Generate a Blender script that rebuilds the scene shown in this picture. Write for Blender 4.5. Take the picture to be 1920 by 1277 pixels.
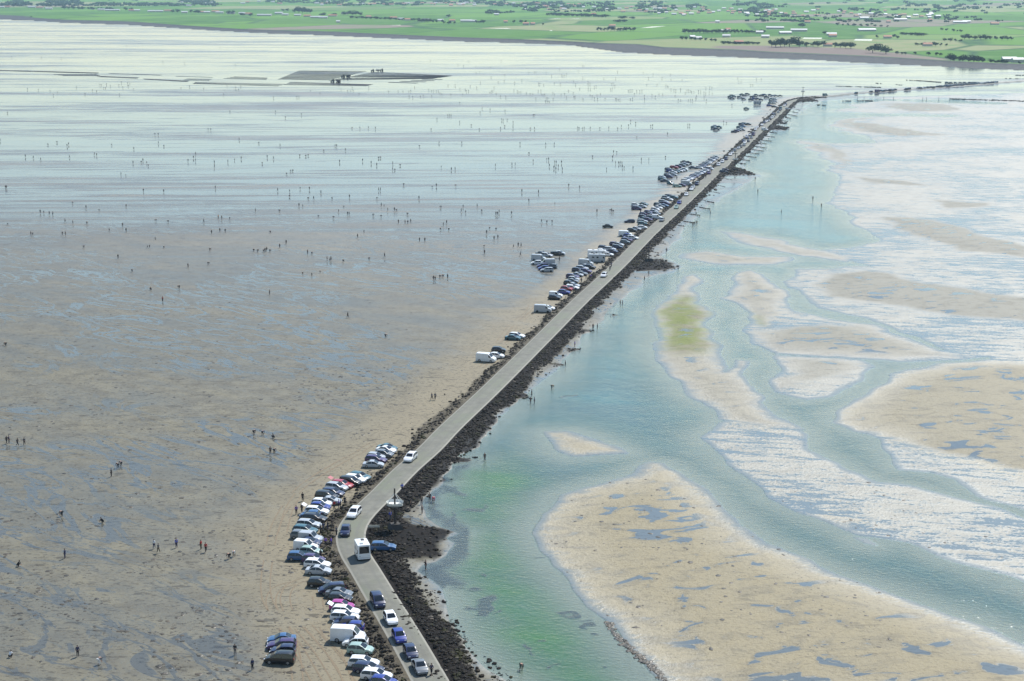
import bpy, bmesh, math, random
import numpy as np
from mathutils import Vector, Matrix
R = math.radians
random.seed(7); rng = np.random.default_rng(7)
scene = bpy.context.scene
for o in list(bpy.data.objects): bpy.data.objects.remove(o)
C = scene.collection

# ------------------------------------------------------------------ camera, sky, sun, exposure
F = 3100.0; CX, CY = 960.0, 638.5; HC = 96.0; YH = -45.0; HAZE = 0.00005
PITCH = math.atan((CY - YH) / F)
cd = bpy.data.cameras.new('camera'); cam = bpy.data.objects.new('camera', cd); C.objects.link(cam)
cd.sensor_width = 36; cd.lens = 36 * F / 1920; cd.clip_start = 1; cd.clip_end = 60000
cam.location = (0, 0, HC); cam.rotation_euler = (math.pi / 2 - PITCH, 0, 0)
scene.camera = cam
SUN_EL, SUN_AZ = R(51), R(30)            # azimuth clockwise from +Y (ahead), to the right
w = bpy.data.worlds.new('World'); scene.world = w; w.use_nodes = True
nt = w.node_tree; nt.nodes.clear()
sky = nt.nodes.new('ShaderNodeTexSky'); sky.sky_type = 'NISHITA'; sky.sun_disc = False
sky.sun_elevation = SUN_EL; sky.sun_rotation = SUN_AZ; sky.altitude = 50
sky.air_density = 1.4; sky.dust_density = 0.1; sky.ozone_density = 3.3
bg = nt.nodes.new('ShaderNodeBackground'); bg.inputs[1].default_value = 0.115
wo = nt.nodes.new('ShaderNodeOutputWorld')
nt.links.new(sky.outputs[0], bg.inputs[0]); nt.links.new(bg.outputs[0], wo.inputs[0])
sd = bpy.data.lights.new('sun', 'SUN'); sd.energy = 5.0; sd.angle = R(0.5); sd.color = (1, 0.97, 0.91)
sun = bpy.data.objects.new('sun', sd); C.objects.link(sun)
sdir = Vector((math.sin(SUN_AZ) * math.cos(SUN_EL), math.cos(SUN_AZ) * math.cos(SUN_EL), math.sin(SUN_EL)))
sun.rotation_euler = sdir.to_track_quat('Z', 'Y').to_euler()
vs = scene.view_settings; vs.view_transform = 'Standard'; vs.look = 'None'; vs.gamma = 1; vs.use_curve_mapping = False
vs.exposure = 0.25
scene.cycles.max_bounces = 5; scene.cycles.volume_bounces = 1; scene.cycles.transparent_max_bounces = 8
scene.cycles.sample_clamp_indirect = 6

# ------------------------------------------------------------------ pixel of the photograph -> point in the place
def P(x, y, z=0.0):
    xc = (x - CX) / F; yc = (CY - y) / F
    cp, sp = math.cos(PITCH), math.sin(PITCH)
    d = (xc, cp + yc * sp, -sp + yc * cp)
    t = (z - HC) / d[2]
    return Vector((d[0] * t, d[1] * t, z))
def PP(pts, z=0.0): return np.array([tuple(P(x, y, z))[:2] for x, y in pts])
def S(y): return (y - YH) * math.cos(PITCH) / HC    # pixels of the photo per metre at image row y

# ------------------------------------------------------------------ materials
MAT = {}
def mat(name):
    m = bpy.data.materials.new(name); m.use_nodes = True; m.node_tree.nodes.clear(); MAT[name] = m
    return m
class N:
    def __init__(s, m): s.t = m.node_tree
    def n(s, k, ins=None, **kw):
        a = s.t.nodes.new(k)
        for q, v in kw.items(): setattr(a, q, v)
        for q, v in (ins or {}).items():
            if isinstance(v, bpy.types.NodeSocket): s.t.links.new(v, a.inputs[q])
            else: a.inputs[q].default_value = v
        return a
    def pos(s): return s.n('ShaderNodeNewGeometry').outputs['Position']
    def attr(s, nm): return s.n('ShaderNodeAttribute', attribute_name=nm).outputs['Fac']
    def mapping(s, v, scale=(1, 1, 1), rot=0):
        # rotate first, then stretch
        a = s.n('ShaderNodeVectorRotate', {'Vector': v, 'Angle': rot}, rotation_type='Z_AXIS').outputs[0]
        return s.n('ShaderNodeVectorMath', {0: a, 1: scale}, operation='MULTIPLY').outputs[0]
    def noise(s, v, scale=1, det=4, rough=.55, dist=0):
        return s.n('ShaderNodeTexNoise', {'Vector': v, 'Scale': scale, 'Detail': det, 'Roughness': rough, 'Distortion': dist}).outputs['Fac']
    def ramp(s, f, a, b, lo=0., hi=1.):
        return s.n('ShaderNodeMapRange', {'Value': f, 'From Min': a, 'From Max': b, 'To Min': lo, 'To Max': hi}, interpolation_type='SMOOTHSTEP').outputs[0]
    def math(s, op, a, b=0.):
        return s.n('ShaderNodeMath', {0: a, 1: b}, operation=op).outputs[0]
    def mix(s, f, a, b):
        m = s.n('ShaderNodeMix', data_type='RGBA')
        for q, v in (('Factor', f), ('A', a), ('B', b)):
            i = [k for k in m.inputs if k.name == q and (k.type == ('VALUE' if q == 'Factor' else 'RGBA'))][0]
            if isinstance(v, bpy.types.NodeSocket): s.t.links.new(v, i)
            else: i.default_value = v if q == 'Factor' else (*v, 1)
        return [k for k in m.outputs if k.type == 'RGBA'][0]
    def bump(s, h, dist=.1, strength=1, nrm=None):
        ins = {'Height': h, 'Distance': dist, 'Strength': strength}
        if nrm is not None: ins['Normal'] = nrm
        return s.n('ShaderNodeBump', ins).outputs[0]
    def out(s, sh): s.n('ShaderNodeOutputMaterial', {'Surface': sh})
    def bsdf(s, **k):
        d = {'Base Color': k.get('col', (.5, .5, .5, 1)), 'Roughness': k.get('rough', .6)}
        if isinstance(d['Base Color'], tuple) and len(d['Base Color']) == 3: d['Base Color'] = (*d['Base Color'], 1)
        if 'nrm' in k: d['Normal'] = k['nrm']
        if 'metal' in k: d['Metallic'] = k['metal']
        if 'spec' in k: d['Specular IOR Level'] = k['spec']
        if 'coat' in k: d['Coat Weight'] = k['coat']; d['Coat Roughness'] = .05
        return s.n('ShaderNodeBsdfPrincipled', d).outputs[0]
def plain(name, col, rough=.6, var=.12, scale=3., **k):
    m = mat(name); g = N(m)
    co = g.n('ShaderNodeTexCoord').outputs['Object']
    nz = g.noise(co, scale, 3)
    c = g.mix(g.ramp(nz, .3, .7), tuple(v * (1 - var) for v in col), tuple(min(1, v * (1 + var)) for v in col))
    g.out(g.bsdf(col=c, rough=rough, **k)); return m
def paint(name, col, rough=.32): return plain(name, col, rough, .05, 1.5, coat=.6)

# ------------------------------------------------------------------ mesh helpers
def mesh_np(name, V, Fq, m, attrs=None, smooth=True):
    me = bpy.data.meshes.new(name)
    V = np.asarray(V, np.float32); Fq = np.asarray(Fq, np.int32); k = Fq.shape[1]
    me.vertices.add(len(V)); me.vertices.foreach_set('co', V.ravel())
    me.loops.add(Fq.size); me.loops.foreach_set('vertex_index', Fq.ravel())
    me.polygons.add(len(Fq)); me.polygons.foreach_set('loop_start', np.arange(0, Fq.size, k, dtype=np.int32))
    me.polygons.foreach_set('use_smooth', np.full(len(Fq), smooth))
    me.update(calc_edges=True)
    for a, v in (attrs or {}).items():
        at = me.attributes.new(a, 'FLOAT', 'POINT'); at.data.foreach_set('value', np.asarray(v, np.float32))
    if m: me.materials.append(m)
    o = bpy.data.objects.new(name, me); C.objects.link(o); return o
def tag(o, label=None, cat=None, group=None, kind=None):
    if label: o['label'] = label
    if cat: o['category'] = cat
    if group: o['group'] = group
    if kind: o['kind'] = kind
    return o
class MB:
    def __init__(s): s.bm = bmesh.new(); s.mi = 0
    def _fin(s, vs):
        for f in {f for v in vs for f in v.link_faces}: f.material_index = s.mi
    def box(s, c, d, rz=0, rot=None, taper=1):
        r = bmesh.ops.create_cube(s.bm, size=1)['verts']
        for v in r:
            if v.co.z > 0: v.co.x *= taper; v.co.y *= taper
            v.co = Vector((v.co.x * d[0], v.co.y * d[1], v.co.z * d[2]))
        M = Matrix.Translation(c) @ (rot if rot is not None else Matrix.Rotation(rz, 4, 'Z'))
        bmesh.ops.transform(s.bm, matrix=M, verts=r); s._fin(r); return s
    def tube(s, a, b, r1, r2=None, n=8):
        a, b = Vector(a), Vector(b); d = b - a
        r = bmesh.ops.create_cone(s.bm, cap_ends=True, segments=n, radius1=r1, radius2=r1 if r2 is None else r2, depth=d.length)['verts']
        M = Matrix.Translation((a + b) / 2) @ d.to_track_quat('Z', 'Y').to_matrix().to_4x4()
        bmesh.ops.transform(s.bm, matrix=M, verts=r); s._fin(r); return s
    def ball(s, c, rad, sc=(1, 1, 1), sub=1):
        r = bmesh.ops.create_icosphere(s.bm, subdivisions=sub, radius=rad)['verts']
        bmesh.ops.transform(s.bm, matrix=Matrix.Translation(c) @ Matrix.Diagonal((*sc, 1)), verts=r); s._fin(r); return s
    def face(s, pts):
        vs = [s.bm.verts.new(p) for p in pts]; f = s.bm.faces.new(vs); f.material_index = s.mi; return s
    def mesh(s, name, mats, smooth=False, angle=38):
        me = bpy.data.meshes.new(name); s.bm.normal_update(); s.bm.to_mesh(me); s.bm.free()
        for m in mats: me.materials.append(m)
        if smooth:
            me.polygons.foreach_set('use_smooth', [True] * len(me.polygons)); me.set_sharp_from_angle(angle=R(angle))
        return me
def obj(name, me, parent=None, loc=(0, 0, 0), rz=0):
    o = bpy.data.objects.new(name, me); C.objects.link(o); o.parent = parent; o.location = loc
    if rz: o.rotation_euler.z = rz
    return o
def empty(name, loc, rz=0):
    o = bpy.data.objects.new(name, None); C.objects.link(o); o.location = loc; o.rotation_euler.z = rz
    o.empty_display_size = .3; return o

# ------------------------------------------------------------------ numpy noise and distance fields
_T = rng.random((256, 256)).astype(np.float32)
def vnoise(x, y, sc, seed=0):
    u = x / sc + seed * 17.3; v = y / sc + seed * 9.1
    i = np.floor(u).astype(int); j = np.floor(v).astype(int); fu = u - i; fv = v - j
    fu = fu * fu * (3 - 2 * fu); fv = fv * fv * (3 - 2 * fv)
    a = _T[i & 255, j & 255]; b = _T[(i + 1) & 255, j & 255]; c = _T[i & 255, (j + 1) & 255]; d = _T[(i + 1) & 255, (j + 1) & 255]
    return (a * (1 - fu) + b * fu) * (1 - fv) + (c * (1 - fu) + d * fu) * fv - .5
def fbm(x, y, sc, seed=0, o=3):
    r = 0; a = 1
    for k in range(o): r = r + a * vnoise(x, y, sc / 2 ** k, seed + k); a *= .55
    return r
def sdf(poly, X, Y, margin=60, far=-60.):
    res = np.full(X.shape, far, np.float32)
    lo = poly.min(0) - margin; hi = poly.max(0) + margin
    idx = np.nonzero((X > lo[0]) & (X < hi[0]) & (Y > lo[1]) & (Y < hi[1]))[0]
    if len(idx) == 0: return res
    x = X[idx]; y = Y[idx]; d2 = np.full(x.shape, 1e12); ins = np.zeros(x.shape, bool)
    for k in range(len(poly)):
        ax, ay = poly[k - 1]; bx, by = poly[k]; dx, dy = bx - ax, by - ay; L = dx * dx + dy * dy + 1e-9
        t = np.clip(((x - ax) * dx + (y - ay) * dy) / L, 0, 1)
        d2 = np.minimum(d2, (x - ax - t * dx) ** 2 + (y - ay - t * dy) ** 2)
        c = ((ay > y) != (by > y)); 
        if dy != 0: ins ^= c & (x < dx * (y - ay) / dy + ax)
    res[idx] = np.where(ins, 1, -1) * np.minimum(np.sqrt(d2), 1e4); return res
def polydist(pl, X, Y, W=None):
    """distance to an open polyline, side (+ left of travel), value W interpolated at the foot"""
    d2 = np.full(X.shape, 1e12); side = np.zeros(X.shape); wv = np.zeros(X.shape)
    for k in range(len(pl) - 1):
        ax, ay = pl[k]; bx, by = pl[k + 1]; dx, dy = bx - ax, by - ay; L = dx * dx + dy * dy + 1e-9
        t = np.clip(((X - ax) * dx + (Y - ay) * dy) / L, 0, 1)
        ex, ey = X - ax - t * dx, Y - ay - t * dy; q = ex * ex + ey * ey; m = q < d2
        d2 = np.where(m, q, d2); side = np.where(m, np.sign(dx * (Y - ay) - dy * (X - ax)), side)
        if W is not None: wv = np.where(m, W[k] * (1 - t) + W[k + 1] * t, wv)
    return np.sqrt(d2), side, wv
def smooth(x): x = np.clip(x, 0, 1); return x * x * (3 - 2 * x)

# ------------------------------------------------------------------ traced outlines (rows of the photograph, laid on the ground)
ROADPX = [((800, 1330), (880, 1340)), ((779, 1290), (850, 1290)), ((733, 1200), (794, 1200)), ((688, 1120), (743, 1120)), ((657, 1066), (707, 1062)),
    ((643, 1046), (694, 1040)), ((634, 1024), (684, 1014)), ((633, 1000), (684, 992)), ((644, 974), (696, 972)), ((666, 952), (717, 947)), ((693, 925), (744, 923)),
    ((735, 881), (786, 881)), ((781, 842), (829, 842)), ((821, 802), (867, 801)), ((891, 739), (929, 740)), ((954, 679), (989, 680)),
    ((1015, 620), (1048, 620)), ((1074, 563), (1103, 563)), ((1146, 498), (1171, 498)), ((1204, 440), (1227, 440)), ((1271, 380), (1291, 380)),
    ((1305, 349), (1323, 349)), ((1362, 297), (1378, 297)), ((1415, 248), (1429, 248)), ((1455, 211), (1467, 211)), ((1474, 192.5), (1486, 193))]
ZR = 0.55
cl = []
for (a, b) in ROADPX:
    A, B = P(*a, ZR), P(*b, ZR); cl.append(((A.x + B.x) / 2, (A.y + B.y) / 2))
for x, y in [(1492, 187.5), (1506, 184.5), (1530, 182.3), (1560, 180), (1600, 175.5), (1650, 171.5), (1700, 168), (1760, 163.5), (1810, 160), (1870, 155.5), (1920, 152), (2000, 147), (2150, 140)]:
    A = P(x, y, ZR); cl.append((A.x, A.y))
cl = np.array(cl)
def resample(pl, step):
    out = []
    n = len(pl)
    for k in range(n - 1):
        p0, p1, p2, p3 = pl[max(k - 1, 0)], pl[k], pl[k + 1], pl[min(k + 2, n - 1)]
        m = max(2, int(np.linalg.norm(p2 - p1) / step))
        for q in range(m):
            t = q / m; out.append(.5 * ((2 * p1) + (-p0 + p2) * t + (2 * p0 - 5 * p1 + 4 * p2 - p3) * t * t + (-p0 + 3 * p1 - 3 * p2 + p3) * t ** 3))
    out.append(pl[-1]); return np.array(out)
CLF = resample(cl, 4.0)          # fine centre line
CLC = resample(cl, 25.0)
HW = 2.4
LSHORE = [(960, 1340), (945, 1277), (905, 1255), (885, 1238), (862, 1200), (842, 1165), (822, 1125), (800, 1092), (778, 1070), (790, 1058), (812, 1053), (832, 1040), (838, 1020),
    (822, 1008), (848, 998), (822, 988), (797, 968), (790, 945), (800, 925), (826, 905), (815, 890), (822, 872), (868, 862), (836, 850), (856, 834), (880, 818), (903, 808), (925, 782), (955, 757),
    (985, 738), (998, 722), (1020, 702), (1050, 682), (1075, 652), (1095, 627), (1130, 602), (1150, 577), (1180, 547), (1212, 521), (1255, 508), (1270, 500), (1240, 478),
    (1262, 455), (1280, 427), (1305, 402), (1340, 376), (1375, 356), (1403, 342), (1415, 328), (1396, 318), (1388, 308), (1410, 290), (1425, 272), (1440, 252), (1476, 241),
    (1464, 232), (1480, 217), (1502, 208), (1517, 200), (1535, 190), (1590, 184.5)]
WRIGHT = [(1670, 185), (1700, 186.2), (1790, 187), (1880, 193), (1880, 195.5), (1790, 193.5), (1650, 189), (1595, 196), (1600, 203), (1556, 208), (1650, 213), (1790, 214.5), (1790, 219), (1620, 218.5), (1577, 222), (1556, 229.5),
    (1566, 238), (1590, 246), (1620, 253), (1646, 268), (1560, 270), (1498, 263), (1520, 280), (1550, 300), (1560, 320), (1575, 335), (1584, 352), (1552, 366), (1547, 376),
    (1590, 400), (1612, 425), (1660, 452), (1600, 463), (1530, 470), (1640, 500), (1580, 500), (1500, 506), (1482, 525), (1500, 548), (1530, 578), (1640, 601), (1730, 634), (1776, 656), (1758, 655), (1700, 630),
    (1640, 607), (1540, 594), (1490, 582), (1474, 560), (1470, 537), (1440, 520), (1408, 505), (1378, 508), (1368, 520), (1368, 545), (1352, 562), (1385, 572), (1415, 605), (1397, 622),
    (1405, 642), (1465, 661), (1466, 690), (1442, 735), (1500, 748), (1560, 742), (1600, 712), (1640, 684), (1610, 673), (1470, 663), (1470, 661), (1620, 671), (1700, 678), (1860, 672), (1860, 676), (1716, 687), (1668, 700), (1655, 712), (1580, 768), (1560, 790), (1600, 803),
    (1655, 821), (1665, 855), (1680, 880), (1740, 885), (1790, 900), (1840, 930), (1930, 958), (1930, 975), (1850, 945), (1720, 917), (1640, 905), (1580, 880), (1530, 845), (1515, 815),
    (1480, 792), (1400, 780), (1345, 790), (1318, 818), (1331, 838), (1361, 858), (1386, 888), (1411, 911), (1440, 936), (1500, 960), (1615, 1005), (1716, 1022), (1816, 1057), (1930, 1096), (2100, 1160), (2100, 1340)]
SAND = {  # dry bars: name -> (outline, tan)
 'algae_bar': ([(1275, 518), (1295, 515), (1315, 520), (1316, 535), (1310, 548), (1310, 565), (1320, 580), (1340, 593), (1333, 610), (1333, 630), (1350, 653), (1360, 678), (1365, 694), (1383, 674), (1415, 676), (1400, 693),
    (1398, 706), (1413, 736), (1433, 760), (1470, 785), (1510, 803), (1440, 803), (1390, 793), (1348, 785), (1336, 770), (1298, 738), (1261, 708), (1236, 672), (1226, 645), (1224, 635), (1228, 603), (1238, 580), (1250, 563), (1273, 545), (1275, 528)], .25),
 'b4': ([(1280, 475), (1310, 470), (1400, 480), (1470, 481), (1481, 488), (1460, 496), (1360, 496), (1320, 494), (1285, 483)], .1),
 'b3': ([(1355, 432), (1400, 438), (1500, 460), (1610, 483), (1600, 492), (1500, 480), (1400, 457)], .0),
 'b6': ([(1380, 508), (1408, 506), (1450, 523), (1475, 537), (1473, 565), (1468, 597), (1463, 617), (1433, 617), (1413, 603), (1380, 570), (1355, 560), (1370, 525)], .1),
 'b7': ([(1400, 626), (1415, 645), (1450, 658), (1560, 669), (1640, 674), (1700, 677), (1820, 671), (1770, 659), (1700, 632), (1640, 609), (1550, 607), (1460, 617)], .0),
 'b7b': ([(1467, 666), (1540, 669), (1600, 674), (1638, 684), (1618, 693), (1560, 710), (1500, 725), (1450, 735), (1447, 725), (1472, 703)], .0),
 'b8': ([(1665, 708), (1678, 698), (1716, 689), (1766, 681), (1816, 678), (1960, 682), (1960, 900), (1880, 885), (1835, 868), (1766, 853), (1716, 835), (1655, 818), (1597, 806), (1560, 790), (1580, 762), (1620, 728), (1655, 713)], .45),
 'b9': ([(1560, 510), (1640, 508), (1750, 530), (1960, 565), (1960, 612), (1780, 592), (1640, 572), (1540, 560), (1520, 530)], -.2),
 'b10': ([(1499, 265), (1565, 270), (1595, 295), (1603, 315), (1571, 318), (1555, 297), (1528, 280)], -.1),
 'b11': ([(1590, 330), (1700, 338), (1760, 350), (1640, 345)], -.2), 'b12': ([(1740, 373), (1850, 380), (1860, 388), (1790, 392), (1745, 383)], -.2),
 'b13': ([(1640, 405), (1760, 410), (1850, 440), (1960, 470), (1960, 490), (1800, 470), (1690, 440)], -.2),
 'b1': ([(1655, 193), (1790, 195), (1805, 208), (1700, 210), (1660, 202)], -.2),
 'b2': ([(1557, 230), (1577, 222), (1640, 220), (1600, 228), (1650, 233), (1700, 243), (1760, 250), (1800, 252), (1700, 257), (1650, 252), (1600, 245), (1570, 238)], -.1),
 'b1b': ([(1430, 0)], 0),
 't1': ([(1005, 985), (1012, 960), (1060, 925), (1100, 912), (1170, 895), (1205, 880), (1230, 868), (1250, 868), (1275, 882), (1300, 905), (1350, 945), (1390, 980), (1440, 1018), (1560, 1070), (1650, 1100), (1750, 1140), (1830, 1170), (1900, 1200), (2000, 1240),
    (2100, 1340), (1300, 1340), (1245, 1280), (1200, 1230), (1145, 1170), (1110, 1140), (1080, 1110), (1060, 1075), (1040, 1050), (1015, 1025), (1003, 1000)], .8),
 't2': ([(1007, 808), (1060, 808), (1100, 820), (1160, 838), (1180, 848), (1120, 855), (1065, 855), (1035, 842)], .7),
 's5': ([(1530, 964), (1560, 966), (1600, 985), (1612, 1000), (1590, 997), (1550, 980)], .3), 's6': ([(1605, 1008), (1630, 1012), (1650, 1026), (1625, 1020)], .3),
}
del SAND['b1b']
MOUND = [[(688, 985), (720, 975), (775, 978), (800, 992), (848, 998), (826, 1006), (838, 1030), (815, 1052), (770, 1056), (700, 1062), (686, 1030)],
    [(1185, 497), (1200, 488), (1240, 486), (1273, 503), (1245, 509), (1190, 509)],
    [(1345, 322), (1368, 315), (1392, 317), (1417, 329), (1390, 330), (1350, 329)],
    [(1436, 241), (1450, 236), (1477, 239), (1476, 244), (1445, 244)], [(1482, 190), (1500, 183), (1512, 184), (1535, 190), (1500, 192)],
    [(1446, 228), (1460, 223), (1473, 232), (1455, 233)],
    [(810, 860), (850, 857), (880, 857), (897, 863), (880, 868), (830, 869)], [(808, 893), (830, 894), (849, 900), (835, 904), (812, 902)], [(880, 817), (905, 812), (926, 815), (915, 821), (885, 822)],
    [(955, 742), (985, 738), (1001, 742), (985, 748), (955, 750)], [(1020, 684), (1045, 681), (1060, 685), (1040, 689)], [(1062, 655), (1085, 652), (1094, 657), (1070, 660)], [(850, 1216), (872, 1213), (888, 1220), (865, 1225)], [(835, 1236), (860, 1234), (900, 1250), (860, 1252)],
    [(1085, 622), (1105, 618), (1116, 622), (1095, 628)], [(1140, 590), (1160, 588), (1165, 592), (1145, 595)]]
BEACH = [(900, 1340)] + [(x - 6, y) for x, y in LSHORE[2:]] + [(1490, 188)] + [b for a, b in reversed(ROADPX)]
UP = [(-500, 5), (0, 27), (60, 33), (120, 38), (240, 41), (360, 50), (480, 57.5), (605, 60), (730, 65.5), (855, 71), (960, 75), (1072, 80), (1185, 81), (1235, 88), (1360, 92), (1435, 98), (1590, 104), (1690, 110), (1765, 115), (1840, 119), (1920, 122), (2200, 135), (2600, 150)]
LO = [(-500, 16), (0, 36), (60, 38), (120, 42), (240, 46), (360, 54), (480, 61), (605, 65.5), (730, 71), (855, 77), (960, 79.5), (1072, 84), (1170, 98), (1272, 103), (1360, 106), (1435, 109), (1520, 111), (1590, 116), (1690, 121), (1765, 124), (1840, 128), (1920, 131), (2200, 143), (2600, 156)]

# ------------------------------------------------------------------ tidal flat, channel water
def fan(d0, d1, nr, tmax, nc):
    inv = np.linspace(1 / d0, 1 / d1, nr); D = 1 / inv; T = np.linspace(-tmax, tmax, nc)
    Y = np.repeat(D, nc); X = (D[:, None] * T[None, :]).ravel()
    i = np.arange(nr * nc).reshape(nr, nc)
    Fq = np.stack([i[:-1, :-1], i[:-1, 1:], i[1:, 1:], i[1:, :-1]], -1).reshape(-1, 4)
    return X, Y, Fq
def field(X, Y):
    A = {}
    amp = np.clip(Y / 400, .5, 3)
    jx = X + fbm(X, Y, 14, 3) * 3.2 * amp; jy = Y + fbm(X, Y, 14, 11) * 3.2 * amp
    sw = sdf(PP(LSHORE + WRIGHT), jx, jy, 80)
    ss = np.full(X.shape, -60., np.float32); tan = np.zeros(X.shape)
    for k, (pl, tn) in SAND.items():
        q = sdf(PP(pl), jx, jy, 40); tan = np.where(q > ss, tn, tan); ss = np.maximum(ss, q)
    beach = sdf(PP(BEACH), X, Y, 40)
    dr, side, _ = polydist(CLC, X, Y)
    near = np.clip((900 - Y) / 500, 0, 1)
    wr = 2.4 + 1.6 * near + fbm(X, Y, 9, 21) * 2.6
    wl = 1.7 + .7 * near + fbm(X, Y, 9, 31) * 2.2
    wid = np.where(side > 0, wl, wr)
    rock = smooth(1 - (dr - HW - wid) / 1.6)
    rock = rock * np.where(side > 0, .55 + .45 * smooth(.5 + 2 * fbm(X, Y, 3, 88)) * (.4 + .6 * (1 - near)), 1)
    for q in MOUND: rock = np.maximum(rock, smooth(.5 + sdf(PP(q), X + fbm(X, Y, 5, 5) * 3, Y + fbm(X, Y, 5, 9) * 3, 20) / 2.))
    mound = np.zeros(X.shape)
    for k, q in enumerate(MOUND): mound = np.maximum(mound, smooth(sdf(PP(q), X, Y, 10) / (10 if k == 0 else 5)))
    bank = smooth(1 - (dr - HW - .3) / (wid + 1.2))
    weff = np.minimum(sw, -ss) ; weff = np.where(bank > .02, np.minimum(weff, -1), weff)
    weff = np.where(mound > .1, -2, weff)
    right = smooth((sdf(PP(LSHORE + [(2100, 170), (2300, 1340)]), X, Y, 5000, -60) + 2) / 4)
    z = np.where(weff > 0, -.015 - .6 * (1 - np.exp(-weff / 16)), .03 + .04 * smooth(-weff / 6))
    z = z + np.where(weff < 0, .38 * smooth((ss - 1) / 14), 0)
    leftf = 1 - right
    z = z + leftf * (.05 * fbm(X, Y, 30, 41) + .08)
    bea = smooth(beach / 2.) * (weff < 2)
    z = z + .12 * bea * (weff < 0)
    z = np.maximum(z, -2) + bank * .44 + mound * .5
    z = np.where(dr < HW + 1.0, np.minimum(z, ZR - .07), z)
    A['sand'] = np.maximum(smooth((ss + 1) / 6), bea); A['rock'] = rock; A['right'] = right
    A['tan'] = np.where(ss > -3, tan, 0.35 * bea); A['water'] = np.clip(weff, -20, 20)
    alg = sdf(PP([(1248, 565), (1300, 560), (1325, 590), (1320, 640), (1285, 655), (1240, 640), (1232, 610)]), X, Y, 30)
    al2 = sdf(PP([(1400, 580), (1425, 590), (1435, 612), (1415, 608)]), X, Y, 30)
    A['algae'] = np.maximum(smooth((alg + 14) / 22), smooth((al2 + 3) / 8))
    pk = smooth(1 - (dr - 9) / np.where(Y < 480, 20, 13)) * (side > 0) * leftf
    A['park'] = pk
    # submerged weed beds
    wd = np.zeros(X.shape)
    for cx, cy, rx, ry in [(822, 1090, 34, 16), (800, 1105, 20, 8), (905, 1130, 36, 9), (890, 1140, 20, 8), (908, 1140, 20, 9), (877, 1050, 9, 4), (890, 1068, 8, 3), (885, 1105, 9, 3), (1064, 1148, 10, 6), (1100, 1180, 10, 12), (905, 1126, 18, 5), (950, 1144, 8, 3), (990, 1047, 12, 4), (860, 985, 8, 26), (845, 1035, 10, 18), (810, 980, 14, 18), (826, 905, 20, 10), (840, 925, 24, 8), (1008, 1207, 8, 4), (1140, 1255, 8, 3), (1030, 1235, 8, 3), (900, 960, 14, 6), (1000, 700, 14, 6), (1060, 740, 10, 4), (1080, 1165, 12, 3)]:
        c = P(cx, cy); s = S(cy); ax = rx / s; ay = ry / s / max(.05, math.sin(math.atan((cy - YH) / F)))
        e = ((X - c.x + fbm(X, Y, 4, 51) * 4) / ax) ** 2 + ((Y - c.y + fbm(X, Y, 6, 61) * 8) / ay) ** 2
        wd = np.maximum(wd, smooth(1.5 - e))
    bay = smooth(sdf(PP([(760, 1150), (750, 900), (800, 880), (880, 870), (880, 1000), (875, 1110)]), X, Y, 5, -5) + .5)
    wd = np.maximum(wd, smooth(1.5 - np.abs(weff - 1.5) / 3.6) * bay * smooth(.75 + 2.2 * fbm(X, Y, 7, 71)))
    z = np.where((weff > 0) & (wd > .05), np.maximum(z, z * (1 - .85 * wd) - .03), z)
    A['weed'] = wd
    return z, A
print('ground...')
X, Y, Fq = fan(205, 4600, 920, .37, 1000)
Z, A = field(X, Y)
# keep the flat in front of the sea wall only
lo = PP(LO); land = np.interp(X, lo[:, 0], lo[:, 1])
Z = np.where(Y > land + 4, -1.5, Z)

def mixv(f, a, b):
    n = g.n('ShaderNodeMix', {0: f, 2: a, 3: b}); return n.outputs[0]
m = mat('tidal_sand'); g = N(m); p = g.pos()
right = g.attr('right'); sand = g.attr('sand'); rock = g.attr('rock'); tan = g.attr('tan'); algae = g.attr('algae'); park = g.attr('park'); wat = g.attr('water')
fine = g.noise(p, 1.3, 6, .65); mid = g.noise(p, .18, 5, .6); big = g.noise(p, .02, 4, .5)
rill_v = g.mapping(p, (1 / 55, 1 / 7.5, 1), R(46)); rill = g.noise(rill_v, 1, 5, .62, .6)
rill2 = g.noise(g.mapping(p, (1 / 90, 1 / 22, 1), R(12)), 1, 5, .6, .4)
# wet film on the left flats: more of it farther out
ysep = g.n('ShaderNodeSeparateXYZ', {0: p}).outputs
farl = g.ramp(ysep[1], 360, 900)
wl = g.math('ADD', g.math('MULTIPLY', rill, .5), g.math('MULTIPLY', rill2, .5))
wl = g.math('ADD', wl, g.math('MULTIPLY', g.math('SUBTRACT', fine, .5), .34))
wl = g.math('ADD', wl, g.math('MULTIPLY', g.math('SUBTRACT', mid, .5), .22))
wl = g.math('ADD', wl, g.math('MULTIPLY', farl, .12))
wl = g.math('SUBTRACT', wl, g.math('MULTIPLY', park, .16))
st = g.noise(g.mapping(p, (1 / 120, 1 / 10, 1), R(-4)), 1, 8, .72, .9); st2 = g.noise(g.mapping(p, (1 / 500, 1 / 70, 1), R(5)), 1, 4, .6, .3)
ws_ = g.math('ADD', g.math('MULTIPLY', st, .6), g.math('MULTIPLY', st2, .4))
ws_ = g.math('ADD', g.math('SUBTRACT', ws_, g.math('MULTIPLY', park, .12)), g.ramp(ysep[1], 500, 1200, 0, .03))
rid = g.math('ABSOLUTE', g.math('SUBTRACT', g.noise(g.mapping(p, (1 / 34, 1 / 11, 1), R(42)), 1, 4, .6, 1.2), .5))
rid2 = g.math('ABSOLUTE', g.math('SUBTRACT', g.noise(g.mapping(p, (1 / 36, 1 / 14, 1), R(18)), 1, 4, .6, 1.2), .5))
rills = g.math('MAXIMUM', g.ramp(rid, .036, .016), g.math('MULTIPLY', g.ramp(rid2, .016, .004), .7))
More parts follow.
